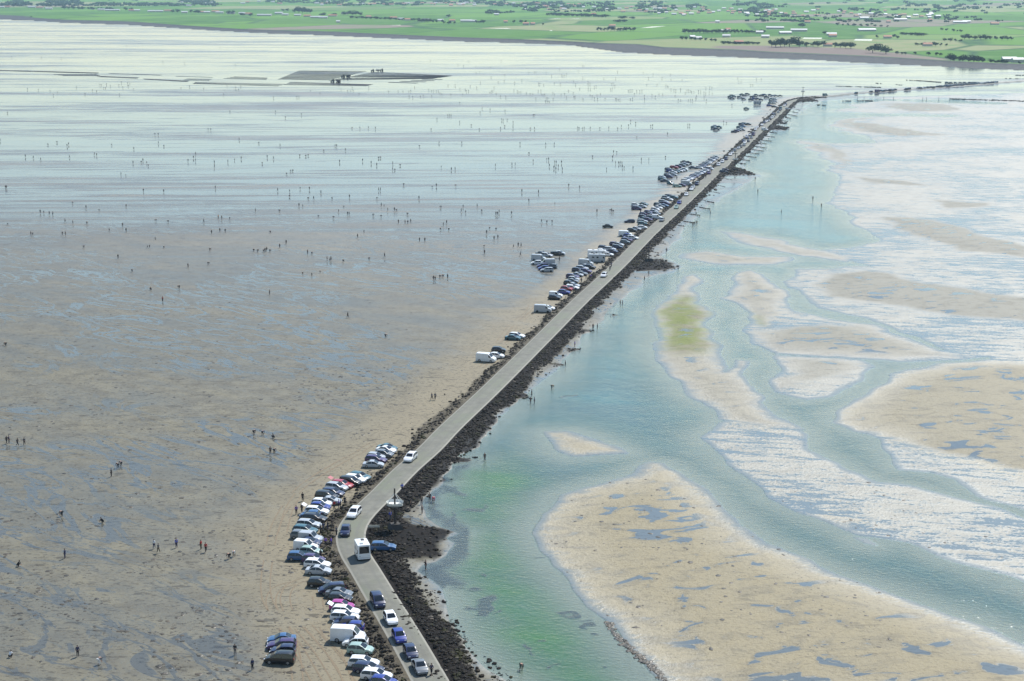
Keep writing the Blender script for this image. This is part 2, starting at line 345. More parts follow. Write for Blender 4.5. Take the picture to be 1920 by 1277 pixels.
rills = g.math('MULTIPLY', rills, g.math('MULTIPLY', g.ramp(park, .5, .0), g.ramp(g.noise(p, .012, 3), .36, .5)))
filmL = mixv(farl, g.math('MAXIMUM', g.ramp(wl, .40, .62, 0, .5), rills), g.ramp(ws_, .41, .55))
# ripples of the right flats
rp = g.noise(g.mapping(p, (1 / 20, 1 / 3.6, 1), R(14)), 1, 6, .62, 1.6)
rp2 = g.noise(g.mapping(p, (1 / 5, 1 / 1.6, 1), R(10)), 1, 3, .6, .4)
nearR = g.ramp(ysep[1], 620, 330)
wr = g.math('ADD', g.math('MULTIPLY', rp, .62), g.math('MULTIPLY', rp2, .38))
wr = g.math('ADD', wr, g.math('MULTIPLY', g.math('SUBTRACT', fine, .5), mixv(nearR, .15, .5)))
wr = g.math('ADD', wr, g.math('MULTIPLY', g.math('SUBTRACT', big, .5), .45))
filmR = g.math('MULTIPLY', g.ramp(g.math('SUBTRACT', wr, g.math('MULTIPLY', farl, .035)), .45, .56), .9)
# standing pools on the bars
pool = g.noise(g.mapping(p, (1 / 7, 1 / 4.2, 1), R(-14)), 1, 3, .5, .8)
pmask = g.ramp(g.math('ADD', g.math('ADD', pool, g.math('MULTIPLY', tan, .012)), g.math('MULTIPLY', g.math('SUBTRACT', big, .5), .28)), .60, .635)
edge = g.ramp(wat, -9, -3.5, 1, 0)
filmS = g.math('MULTIPLY', pmask, edge)
swash = g.ramp(wat, -2.2, -.3)
film = mixv(right, filmL, mixv(sand, filmR, filmS))
film = g.math('MAXIMUM', film, g.math('MULTIPLY', swash, g.math('MULTIPLY', right, .7)))
film = g.math('MULTIPLY', film, g.ramp(rock, .5, .2))
# colours
dryL = g.mix(g.ramp(mid, .3, .7), (.108, .100, .075), (.180, .163, .112))
dryL = g.mix(farl, dryL, g.mix(g.ramp(big, .4, .6), (.13, .12, .098), (.195, .178, .138)))
dryL = g.mix(g.math('MULTIPLY', park, .8), dryL, (.23, .193, .125))
dryR = g.mix(g.ramp(tan, -.2, .8), (.23, .215, .17), (.265, .22, .13))
dryR = g.mix(g.ramp(mid, .35, .7), dryR, g.mix(.25, dryR, (.2, .18, .13)))
dryR = g.mix(g.math('MULTIPLY', g.ramp(pool, .48, .60), .45), dryR, (.13, .115, .08))
dry = g.mix(right, dryL, dryR)
dry = g.mix(g.math('MULTIPLY', algae, g.ramp(g.noise(p, .12, 5, .6), .3, .58)), dry, (.16, .185, .04))
wet = g.mix(right, g.mix(farl, (.095, .092, .075), (.10, .10, .09)), g.mix(sand, (.12, .155, .165), (.13, .15, .155)))  # right film: blue of the reflected sky tinted into the base with the water
speck = g.ramp(g.noise(g.mapping(p, (.55, 1, 1), 0), 1.9, 3, .62), .57, .62)
spk2 = g.ramp(g.noise(g.mapping(p, (.35, 1, 1), 0), .5, 4, .65), .61, .64)
spk = g.math('MAXIMUM', g.math('MULTIPLY', speck, .7), g.math('MULTIPLY', spk2, .7))
spk = g.math('MULTIPLY', spk, mixv(right, .95, g.math('MULTIPLY', sand, .4)))
col = g.mix(film, dry, wet)
col = g.mix(spk, col, (.032, .027, .018))
rk = g.mix(g.ramp(fine, .4, .7), (.006, .005, .005), (.02, .016, .012))
col = g.mix(rock, col, rk)
under = g.ramp(wat, -.2, .6)
bed = g.mix(g.ramp(wat, 1, 14), (.22, .21, .17), (.12, .17, .12))
bed = g.mix(g.attr('weed'), bed, (.010, .014, .026))
col = g.mix(g.math('MULTIPLY', under, right), col, bed)
rough = mixv(film, mixv(right, mixv(farl, .8, .45), mixv(sand, .5, .6)), mixv(right, mixv(farl, .16, .09), mixv(sand, .2, .12)))
rough = g.math('MAXIMUM', rough, g.math('MULTIPLY', rock, .45))
hb = g.math('ADD', g.math('MULTIPLY', fine, .10), g.math('MULTIPLY', mixv(right, 0., wr), .35))
rough = g.math('MAXIMUM', rough, g.math('MULTIPLY', g.math('MULTIPLY', under, right), .8))
strg = mixv(film, .9, .07)
bn = g.n('ShaderNodeBump', {'Height': hb, 'Distance': 1.0, 'Strength': strg}).outputs[0]
g.out(g.bsdf(col=col, rough=rough, nrm=bn, spec=mixv(rock, mixv(right, mixv(farl, .4, 1.0), mixv(sand, 1.0, g.math('MULTIPLY', mixv(g.ramp(wat, -14, -1), .3, .8), g.ramp(algae, 0, .6, 1, .25)))), .1)))
flat = mesh_np('tidal_flat', np.stack([X, Y, Z], 1), Fq, m, A); tag(flat, kind='structure')

m = mat('channel_water'); g = N(m); p = g.pos(); dep = g.attr('depth')
wav = g.math('ADD', g.noise(g.mapping(p, (1, 1.6, 1), R(20)), .9, 4, .6), g.math('MULTIPLY', g.noise(p, .22, 3, .5), 1.2))
bn = g.bump(wav, .24, .7)
green = g.ramp(g.math('ADD', g.n('ShaderNodeSeparateXYZ', {0: p}).outputs[1], g.math('MULTIPLY', g.noise(p, .02, 3), 120)), 340, 580)
turb_haze = g.mix(green, (.055, .145, .155), (.065, .235, .26))  # aqua of haze and sky reflection painted into the water colour with distance
turb_haze = g.mix(g.math('MULTIPLY', g.attr('emerald'), g.ramp(g.noise(p, .06, 4, .6), .25, .55, .55, 1)), turb_haze, (.05, .19, .035))
turb_haze = g.mix(g.ramp(g.noise(g.mapping(p, (1 / 60, 1 / 14, 1), R(20)), 1, 5, .6, .5), .35, .65, 0, .5), turb_haze, (.07, .115, .125))
fac = g.ramp(dep, .0, .55, .04, .90)
body = g.n('ShaderNodeMixShader', {0: fac, 1: g.n('ShaderNodeBsdfTransparent', {'Color': (.84, .94, .95, 1)}).outputs[0], 2: g.n('ShaderNodeBsdfDiffuse', {'Color': turb_haze}).outputs[0]}).outputs[0]
gl = g.n('ShaderNodeBsdfGlossy', {'Roughness': .09, 'Normal': bn, 'Color': (1, 1, 1, 1)}).outputs[0]
fr = g.n('ShaderNodeFresnel', {'IOR': 1.33, 'Normal': bn}).outputs[0]
g.out(g.n('ShaderNodeMixShader', {0: fr, 1: body, 2: gl}).outputs[0])
wz = 0.0
keep = (Z[Fq].min(1) < .015) & (A['right'][Fq].max(1) > .3) & (Y[Fq].max(1) < land[Fq].min(1))
Fw = Fq[keep]; used, inv = np.unique(Fw, return_inverse=True)
wobj = mesh_np('channel_water', np.stack([X[used], Y[used], np.full(len(used), wz)], 1), inv.reshape(-1, 4), m, {'depth': np.clip(-Z[used], 0, 3), 'emerald': smooth(.5 + sdf(PP([(800, 900), (850, 862), (960, 850), (1000, 900), (985, 990), (1020, 1070), (1110, 1180), (1190, 1290), (930, 1300), (850, 1120), (790, 1010)]), X[used], Y[used], 60) / 16)})
tag(wobj, kind='structure')

# ground sampler for placing things
from mathutils.bvhtree import BVHTree
def gz(x, y):
    z, a = field(np.array([x], float), np.array([y], float)); return float(z[0])
def gzs(xs, ys):
    z, a = field(np.array(xs, float), np.array(ys, float)); return z, a

# ------------------------------------------------------------------ road
m = mat('road_concrete'); g = N(m); p = g.pos(); e = g.attr('across')
n1 = g.noise(p, .5, 5, .6); n2 = g.noise(p, .07, 4, .6)
c = g.mix(g.ramp(n1, .3, .7), (.125, .123, .098), (.17, .166, .135))
c = g.mix(g.ramp(n2, .45, .65), c, (.145, .155, .11))
track = g.math('MULTIPLY', g.ramp(g.math('ABSOLUTE', g.math('SUBTRACT', g.math('ABSOLUTE', e), .42)), .22, .0), .45)
c = g.mix(g.math('MULTIPLY', g.ramp(g.noise(p, .23, 5, .7), .55, .66), .5), c, (.09, .088, .07))
c = g.mix(track, c, (.12, .12, .105))
c = g.mix(g.ramp(g.math('ABSOLUTE', e), .86, .97), c, (.25, .24, .20))
c = g.mix(g.ramp(g.noise(g.mapping(p, (1, .4, 1), 0), .6, 4, .7), .68, .74), c, (.30, .29, .24))
g.out(g.bsdf(col=c, rough=.8, nrm=g.bump(n1, .03, .5)))
tn = np.gradient(CLF, axis=0); tn /= np.linalg.norm(tn, axis=1)[:, None]; nl = np.stack([-tn[:, 1], tn[:, 0]], 1)
cols = [-HW - .9, -HW, -HW * .5, 0, HW * .5, HW, HW + .9]; zs = [ZR - .35, ZR, ZR + .03, ZR + .05, ZR + .03, ZR, ZR - .35]; ac = [-1, -.97, -.5, 0, .5, .97, 1]
hwv = np.ones(len(CLF)) + .03 * vnoise(np.arange(len(CLF)) * 1., np.zeros(len(CLF)), 6, 3)
V = []; ATT = []
for k in range(len(CLF)):
    for q in range(7):
        pt = CLF[k] + nl[k] * cols[q] * hwv[k]; V.append((pt[0], pt[1], zs[q])); ATT.append(ac[q])
i = np.arange(len(CLF) * 7).reshape(-1, 7)
Fr = np.stack([i[:-1, :-1], i[1:, :-1], i[1:, 1:], i[:-1, 1:]], -1).reshape(-1, 4)[:, ::-1]
tag(mesh_np('causeway_road', V, Fr, m, {'across': ATT}), kind='structure')

# ------------------------------------------------------------------ stuff: boulders of the embankment, seaweed
ico = bmesh.new(); bmesh.ops.create_icosphere(ico, subdivisions=1, radius=1)
IV = np.array([v.co[:] for v in ico.verts]); IF = np.array([[v.index for v in f.verts] for f in ico.faces]); ico.free()
def scatter(name, pts, sizes, flatz, m, kindlabel):
    n = len(pts); r = rng.random((n, len(IV), 1)) * .55 + .7
    sc = np.stack([sizes * (.7 + .7 * rng.random(n)), sizes * (.7 + .7 * rng.random(n)), sizes * flatz], 1)
    V = IV[None] * r * sc[:, None, :]; a = rng.random(n) * 6.28; ca, sa = np.cos(a)[:, None], np.sin(a)[:, None]
    x = V[..., 0] * ca - V[..., 1] * sa; y = V[..., 0] * sa + V[..., 1] * ca
    V = np.stack([x, y, V[..., 2]], -1) + pts[:, None, :]
    Fs = IF[None] + (np.arange(n) * len(IV))[:, None, None]
    o = mesh_np(name, V.reshape(-1, 3), Fs.reshape(-1, 3), m, smooth=False); tag(o, *kindlabel, kind='stuff'); return o
def along(n_tot, ymax=1350):
    """random points beside the road, denser near"""
    seg = np.linalg.norm(np.diff(CLF, axis=0), axis=1); mid_ = (CLF[1:] + CLF[:-1]) / 2
    wgt = seg * np.clip(420 / mid_[:, 1], .25, 1.6) * (mid_[:, 1] < ymax); k = rng.choice(len(seg), n_tot, p=wgt / wgt.sum())
    t = rng.random(n_tot)[:, None]; return CLF[k] * (1 - t) + CLF[k + 1] * t, nl[k]
m = mat('weedy_rock'); g = N(m); p = g.pos(); rn = g.n('ShaderNodeNewGeometry').outputs['Random Per Island']
c = g.mix(g.ramp(rn, .0, 1.), (.004, .004, .004), (.020, .015, .010)); c = g.mix(g.ramp(g.noise(p, .35, 3), .55, .68), c, (.030, .030, .010)); c = g.mix(g.ramp(rn, .94, .98), c, (.13, .11, .09))
g.out(g.bsdf(col=c, rough=.7, spec=.12))
c0, n0 = along(26000); sgn = np.where(rng.random(26000) < .62, -1, 1)
near = np.clip((900 - c0[:, 1]) / 500, 0, 1)
wid = np.where(sgn < 0, 2.4 + 2.2 * near, 1.8 + 1.5 * near)
off = HW + .75 + np.abs(rng.random(26000)) ** 1.15 * wid + np.where(rng.random(26000) < .1, rng.random(26000) * 4.5, 0)
pts = c0 + n0 * (sgn * off)[:, None]
ex = []
for q in MOUND:
    pq = PP(q); lo_, hi_ = pq.min(0), pq.max(0); nn = int(min(2600, np.prod(hi_ - lo_) * 1.1))
    rp_ = lo_ + rng.random((nn, 2)) * (hi_ - lo_); ex.append(rp_[sdf(pq, rp_[:, 0], rp_[:, 1], 20) > -.6])
pts = np.concatenate([pts] + ex)
zz, aa = gzs(pts[:, 0], pts[:, 1]); dr_, _, _ = polydist(CLC, pts[:, 0], pts[:, 1])
ok = (dr_ > HW + .8) & (rng.random(len(pts)) < np.clip(aa['rock'] * 1.1 + .22, 0, 1)) & (aa['water'] < 3)
pts = pts[ok]; zz = zz[ok]
szs = (.11 + .42 * rng.random(len(pts)) ** 3.2) * np.clip(pts[:, 1] / 500, .85, 2.0)
scatter('embankment_rocks', np.column_stack([pts, zz + szs * .2]), szs, .6, m, ('dark weed covered boulders heaped along both edges of the causeway', 'rocks'))
# scattered stones on the near beach and in the shallows
q = PP([(775, 1075), (800, 1100), (860, 1200), (960, 1290), (830, 1300), (800, 1220), (740, 1100)]); lo_, hi_ = q.min(0), q.max(0)
rp_ = lo_ + rng.random((2200, 2)) * (hi_ - lo_); rp_ = rp_[sdf(q, rp_[:, 0], rp_[:, 1], 20) > -1.5]
rp_ = rp_[fbm(rp_[:, 0], rp_[:, 1], 5, 77) > -.1]
z2, a2 = gzs(rp_[:, 0], rp_[:, 1]); s2 = .10 + .30 * rng.random(len(rp_)) ** 2.5
scatter('beach_stones', np.column_stack([rp_, np.maximum(z2, -.08) + s2 * .2]), s2, .5, m, ('loose black stones strewn over the pale beach below the road', 'stones'))
m = mat('seaweed'); g = N(m); rn = g.n('ShaderNodeNewGeometry').outputs['Random Per Island']
g.out(g.bsdf(col=g.mix(rn, (.02, .017, .012), (.075, .055, .03)), rough=.5))
ws = []
for k in range(5200):
    yy = 560 + 740 * random.random() ** .8; xx = random.uniform(-60, 760 + (1277 - yy) * .25); a_ = P(xx, yy); ws.append((a_.x, a_.y))
for k in range(900):
    yy = random.uniform(690, 850); xx = random.uniform(560, 800) - (yy - 690) * .3; a_ = P(xx, yy); ws.append((a_.x, a_.y))
for k in range(900):
    yy = random.uniform(900, 1300); xx = random.uniform(1010, 1900); a_ = P(xx, yy); ws.append((a_.x, a_.y))
ws = np.array(ws); msk = fbm(ws[:, 0], ws[:, 1], 18, 91) > -.12; ws = ws[msk]
zz, aa = gzs(ws[:, 0], ws[:, 1]); ok = (aa['water'] < -.5) & (aa['rock'] < .3); ws = ws[ok]; zz = zz[ok]
sz = .10 + .42 * rng.random(len(ws)) ** 4
scatter('seaweed_clumps', np.column_stack([ws, zz + .01]), sz, .16, m, ('dark scraps of seaweed strewn over the wet sand and mud', 'seaweed'))
ln = PP([(1141, 1168), (1146, 1180), (1160, 1195), (1180, 1215), (1200, 1233), (1222, 1250), (1240, 1268), (1262, 1295)]); ln = resample(ln, .25)
ln = ln[rng.random(len(ln)) < .95]; ln = np.repeat(ln, 3, 0) + rng.normal(0, .28, (len(ln) * 3, 2))
zz, aa = gzs(ln[:, 0], ln[:, 1]); scatter('wrack_line', np.column_stack([ln, zz + .02]), .18 + .25 * rng.random(len(ln)), .25, m, ('black line of stranded seaweed along the near edge of the tan sandbar', 'seaweed'))

# tyre tracks on the parking sand
m = plain('rutted_sand', (.17, .125, .07), .7)
TR = [[(600, 1290), (560, 1220), (525, 1170), (508, 1130), (520, 1105), (550, 1095)], [(640, 1290), (600, 1225), (555, 1170), (535, 1130), (545, 1100), (580, 1085)],
      [(675, 1290), (650, 1230), (615, 1190), (600, 1150), (595, 1120)], [(560, 1290), (545, 1200), (500, 1120), (505, 1040), (520, 980), (560, 920), (610, 885), (670, 850), (700, 832)],
      [(530, 1000), (545, 950), (580, 905), (630, 872), (690, 842)], [(655, 1290), (640, 1250), (590, 1190), (560, 1160)], [(690, 1290), (665, 1262), (650, 1220)],
      [(905, 690), (930, 650), (960, 610), (990, 585), (1000, 560)], [(912, 692), (937, 652), (966, 612), (996, 587)]]
tv, tf = [], []
for tr in TR:
    base = resample(PP(tr), .8); d_ = np.gradient(base, axis=0); d_ /= np.linalg.norm(d_, axis=1)[:, None]; nn_ = np.stack([-d_[:, 1], d_[:, 0]], 1)
    for o_ in (-.75, .75):
        for w_ in ((-.11, .11),):
            s0 = len(tv); l_ = base + nn_ * (o_ + w_[0]); r_ = base + nn_ * (o_ + w_[1])
            zl, _ = gzs(base[:, 0], base[:, 1])
            for k in range(len(base)): tv += [(l_[k, 0], l_[k, 1], zl[k] + .022), (r_[k, 0], r_[k, 1], zl[k] + .022)]
            tf += [(s0 + 2 * k, s0 + 2 * k + 1, s0 + 2 * k + 3, s0 + 2 * k + 2) for k in range(len(base) - 1) if (k // 9) % 4 != 3]
tag(mesh_np('tyre_tracks', tv, tf, m), kind='structure')

# ------------------------------------------------------------------ land beyond the bay
m = mat('polder_fields'); g = N(m); p = g.pos()
vo = g.n('ShaderNodeTexVoronoi', {'Vector': g.mapping(p, (1 / 210, 1 / 420, 1), R(24)), 'Scale': 1., 'Randomness': .8}, feature='F1')
fc = g.n('ShaderNodeSeparateColor', {0: vo.outputs['Color']}).outputs
c = g.mix(g.ramp(fc[0], .1, .9), (.055, .15, .018), (.11, .23, .03))
c = g.mix(g.ramp(fc[1], .80, .83), c, (.24, .25, .12)); c = g.mix(g.ramp(fc[2], .9, .92), c, (.22, .18, .14))
ed = g.n('ShaderNodeTexVoronoi', {'Vector': g.mapping(p, (1 / 210, 1 / 420, 1), R(24)), 'Scale': 1., 'Randomness': .8}, feature='DISTANCE_TO_EDGE').outputs['Distance']
c = g.mix(g.ramp(ed, .035, .0), c, (.035, .09, .03))
c = g.mix(g.ramp(g.noise(p, .02, 5, .6), .45, .75), c, (.12, .22, .06))
c = g.mix(g.attr('plough'), c, (.20, .155, .13))
g.out(g.bsdf(col=c, rough=.9, spec=.1))
X2, Y2, F2 = fan(1500, 20000, 260, .5, 260)
up = PP(UP); lo2 = PP(LO); lup = np.interp(X2, up[:, 0], up[:, 1]); llo = np.interp(X2, lo2[:, 0], lo2[:, 1]); Y2 = np.maximum(Y2, llo + np.maximum(lup - llo, 16) * .7 + 9)
Z2 = 1.0 + smooth((Y2 - 7000) / 8000) * 30 * (.5 + fbm(X2, Y2, 3000, 5))
pl_ = smooth(sdf(PP([(1335, 91), (1345, 87), (1435, 87), (1600, 92), (1700, 105), (1740, 113), (1690, 111), (1590, 105), (1435, 99)]), X2, Y2, 200, -60) / 20 + .5)
tag(mesh_np('polder_land', np.stack([X2, Y2, Z2], 1), F2, m, {'plough': pl_}), kind='structure')

m = mat('sea_wall'); g = N(m); p = g.pos(); h = g.n('ShaderNodeSeparateXYZ', {0: p}).outputs[2]
c = g.mix(g.ramp(g.noise(p, .15, 5, .7), .35, .65), (.012, .014, .016), (.05, .045, .04)); c = g.mix(g.ramp(h, 2.2, 2.7), c, (.05, .10, .03))
g.out(g.bsdf(col=c, rough=.9, nrm=g.bump(g.noise(p, .3, 4), 1., .7)))
U = resample(PP(UP), 60); 
loi = PP(LO); V = []
for k, (ux, uy) in enumerate(U):
    ly = np.interp(ux, loi[:, 0], loi[:, 1]); t_ = [0, .35, .7, .9, 1]
    w_ = uy - ly; j = 6 * float(vnoise(np.array([ux]), np.array([0.]), 40, 4)[0])
    for tt, z_ in ((-.05, -.6), (.0, .15), (.35, .5), (.6, 1.2)): V.append((ux, ly + max(w_, 16) * tt + (j if tt < .5 else 0), z_))
    uy = ly + max(w_, 16) * .7; V += [(ux, uy + 2, 2.8), (ux, uy + 6, 2.8), (ux, uy + 16, .6)]
i = np.arange(len(U) * 7).reshape(-1, 7); Fs_ = np.stack([i[:-1, :-1], i[:-1, 1:], i[1:, 1:], i[1:, :-1]], -1).reshape(-1, 4)[:, ::-1]
tag(mesh_np('sea_wall', V, Fs_, m, smooth=False), 'long dark stone sea wall closing the bay in front of green fields', 'sea wall')
pw = mat('pond_water'); g = N(pw); g.out(g.bsdf(col=(.35, .38, .38), rough=.12))
for k, q in enumerate([[(1200, 52.6), (1222, 52), (1250, 48.8), (1222, 49.6)], [(1504, 72.8), (1540, 73), (1542, 70.6), (1508, 70.4)], [(1601, 76), (1634, 76.8), (1636, 73.4), (1604, 73)], [(915, 53.8), (958, 54), (950, 52.5)],
     [(1024, 35), (1052, 35), (1048, 34)], [(1064, 35.6), (1090, 35.8), (1085, 34.6)], [(730, 47.4), (752, 47.6), (750, 46.6)], [(1030, 57.9), (1036, 58), (1034, 56.4)]]):
    b = MB(); b.face([(*P(x, y, 1.05)[:2], 1.05) for x, y in reversed(q)]); o = obj('pond', b.mesh('pond', [pw])); tag(o, kind='structure')

# ------------------------------------------------------------------ haze: the air between here and the far shore
m = bpy.data.materials.new('haze'); m.use_nodes = True; m.node_tree.nodes.clear(); g = N(m)
vol = g.n('ShaderNodeVolumePrincipled', {'Color': (.55, .78, 1, 1), 'Density': HAZE, 'Anisotropy': .35})
g.n('ShaderNodeOutputMaterial', {'Volume': vol.outputs[0]})
b = MB(); b.box((0, 10150, 53), (26000, 20900, 112)); o = obj('haze', b.mesh('haze', [m])); tag(o, kind='stuff')

# ------------------------------------------------------------------ shared object materials
GLASS = mat('car_glass'); g = N(GLASS); g.out(g.bsdf(col=(.012, .016, .022), rough=.06, spec=.6))
TYRE = plain('tyre_rubber', (.02, .02, .02), .85); RIM = plain('wheel_rim', (.35, .36, .38), .35, metal=.6)
LAMP = plain('headlight_glass', (.62, .66, .7), .1, coat=1); RED = plain('tail_light_red', (.45, .02, .02), .25)
BLACK = plain('black_plastic', (.02, .02, .022), .6)
PAINTS = dict(white=(.78, .79, .80), silver=(.42, .45, .48), grey=(.16, .18, .20), black=(.012, .013, .016), navy=(.012, .02, .07), blue=(.012, .03, .24), teal=(.03, .11, .14),
    purple=(.055, .025, .11), magenta=(.38, .02, .24), green=(.32, .45, .40), red=(.35, .02, .03), skyblue=(.03, .10, .24), cream=(.62, .60, .52))
PM = {k: paint('paint_' + k, v) for k, v in PAINTS.items()}
PROF = {
 'hatchback': (3.75, 1.68, 1.46, [(0, .62), (.03, .72), (.09, .95), (.22, 1), (.48, 1), (.58, .94), (.75, .66), (.90, .58), (1, .40)], (.03, .75), .60, (.02, .10), (.50, .76)),
 'saloon': (4.25, 1.72, 1.42, [(0, .58), (.03, .66), (.16, .69), (.30, .95), (.40, 1), (.52, .99), (.60, .93), (.75, .67), (.90, .59), (1, .40)], (.14, .75), .62, (.16, .33), (.52, .76)),
 'estate': (4.35, 1.74, 1.46, [(0, .60), (.02, .72), (.07, .95), (.18, 1), (.48, 1), (.58, .94), (.73, .66), (.90, .57), (1, .40)], (.02, .73), .62, (.015, .08), (.50, .74)),
 'people_carrier': (4.4, 1.80, 1.68, [(0, .50), (.02, .68), (.06, .95), (.18, 1), (.52, .99), (.64, .90), (.82, .60), (.93, .53), (1, .36)], (.02, .82), .58, (.015, .07), (.54, .83)),
 'small_van': (4.15, 1.74, 1.84, [(0, .48), (.01, .95), (.05, 1), (.50, 1), (.58, .95), (.72, .60), (.90, .52), (1, .34)], (.46, .72), .58, (.004, .011), (.52, .73)),
 'van': (5.1, 1.95, 2.25, [(0, .40), (.01, .97), (.05, 1), (.62, 1), (.69, .95), (.83, .58), (.95, .50), (1, .28)], (.66, .84), .56, (.004, .011), (.66, .84)),
 'motorhome': (5.8, 2.15, 2.8, [(0, .40), (.006, .97), (.03, 1), (.80, 1), (.955, .99), (.975, .95), (.994, .50), (1, .22)], (.20, .95), .50, (.003, .007), (.975, .996)),
 'camper': (3.7, 2.25, 2.75, [(0, .40), (.006, .97), (.03, 1), (.80, 1), (.955, .99), (.965, .95), (.992, .45), (1, .22)], (.20, .93), .46, (.003, .007), (.965, .994)),
}
def car_geo(kind):
    L, W, H, top, gr, bf, rw, fw = PROF[kind]
    tx = [a for a, _ in top]; tz = [b_ for _, b_ in top]
    T = sorted(set(tx + [.16, .26, .36, .46, .68, .80, .86, .95, gr[0], gr[1]]))
    boxy = kind in ('van', 'small_van', 'motorhome', 'camper')
    def tp(t): return float(np.interp(t, tx, tz)) * H
    def belt(t): return min(tp(t) - .02, bf * H)
    def wid(t): e = .92 if boxy else .86; return W * (1 - (1 - e) * (max(0, (t - .85) / .15) ** 2 + max(0, (.08 - t) / .08) ** 2 * .6))
    def wtop(t): k = min(1, max(0, (tp(t) - belt(t)) / (H * (1 - bf)))); return wid(t) * (1 - (.07 if boxy else .20) * k)
    def X_(t): return (t - .5) * L
    return L, W, H, T, tp, belt, wid, wtop, X_, boxy, (gr, rw, fw, bf)
def car_body(kind, dark=False):
    L, W, H, T, tp, belt, wid, wtop, X_, boxy, (gr, rw, fw, bf) = car_geo(kind)
    b = MB(); rings = []
    for t in T:
        w_, wt, z0, zb, zt = wid(t) / 2, wtop(t) / 2, .20, belt(t), tp(t)
        zb0 = .2 + .1 * max(0, (t - .93) / .07)
        ring = [(w_ * .92, zb0), (w_, .42), (w_ * .995, zb), (wt, zt - .05 * H * .5), (wt * .72, zt), (-wt * .72, zt), (-wt, zt - .05 * H * .5), (-w_ * .995, zb), (-w_, .42), (-w_ * .92, zb0)]
        rings.append([b.bm.verts.new((X_(t), a, c)) for a, c in ring])
    for r0, r1 in zip(rings, rings[1:]):
        for q in range(10): b.bm.faces.new((r0[q], r1[q], r1[(q + 1) % 10], r0[(q + 1) % 10]))
    b.bm.faces.new(rings[0]); b.bm.faces.new(rings[-1][::-1])
    bmesh.ops.recalc_face_normals(b.bm, faces=b.bm.faces)
    return b
def car_side_glass(kind, b, s):
    L, W, H, T, tp, belt, wid, wtop, X_, boxy, (gr, rw, fw, bf) = car_geo(kind)
    spans = [(gr[0] + .03, .5 * (gr[0] + gr[1]) - .02), (.5 * (gr[0] + gr[1]), gr[1] - .03)] if not boxy else [(gr[0] + .02, gr[1] - .01)]
    if kind in ('motorhome', 'camper'): spans = [(.22, .36), (.48, .6), (.86, .95)]
    for a0, a1 in spans:
        ts = np.linspace(a0, a1, 5); lo_ = []; hi_ = []
        for t in ts:
            zb, zt = belt(t), tp(t) - .025 * H; w_, wt = wid(t) / 2, wtop(t) / 2
            zt_ = min(zt - .03, bf * H + .62) ; zt_ = max(zt_, zb + .03)
            k = (zt_ - zb) / max(.01, zt - zb)
            lo_.append((X_(t), s * (w_ * (1 - .02) + (wt - w_) * .06 + .018), zb + .03)); hi_.append((X_(t), s * (w_ * .995 + (wt - w_ * .995) * k + .012), zt_))
        for k in range(4):
            q = [lo_[k], lo_[k + 1], hi_[k + 1], hi_[k]]; b.face(q if s < 0 else q[::-1])
def car_end_glass(kind, b, a0, a1, up=.012):
    L, W, H, T, tp, belt, wid, wtop, X_, boxy, _ = car_geo(kind)
    ts = np.linspace(a0, a1, 5); pr = None
    for t in ts:
        wt = wtop(t) / 2 * .80; sl = (tp(t + .01) - tp(t - .01)) / (.02 * L); n_ = Vector((-sl, 0, 1)).normalized() * (.02)
        c_ = [(X_(t) + n_.x, -wt, tp(t) + n_.z), (X_(t) + n_.x, wt, tp(t) + n_.z)]
        if pr: b.face([pr[0], c_[0], c_[1], pr[1]])
        pr = c_
def wheel_at(b, x, y, r, w_=.2):
    b.tube((x, y - w_ / 2, r), (x, y + w_ / 2, r), r, n=14)
CARS = {}
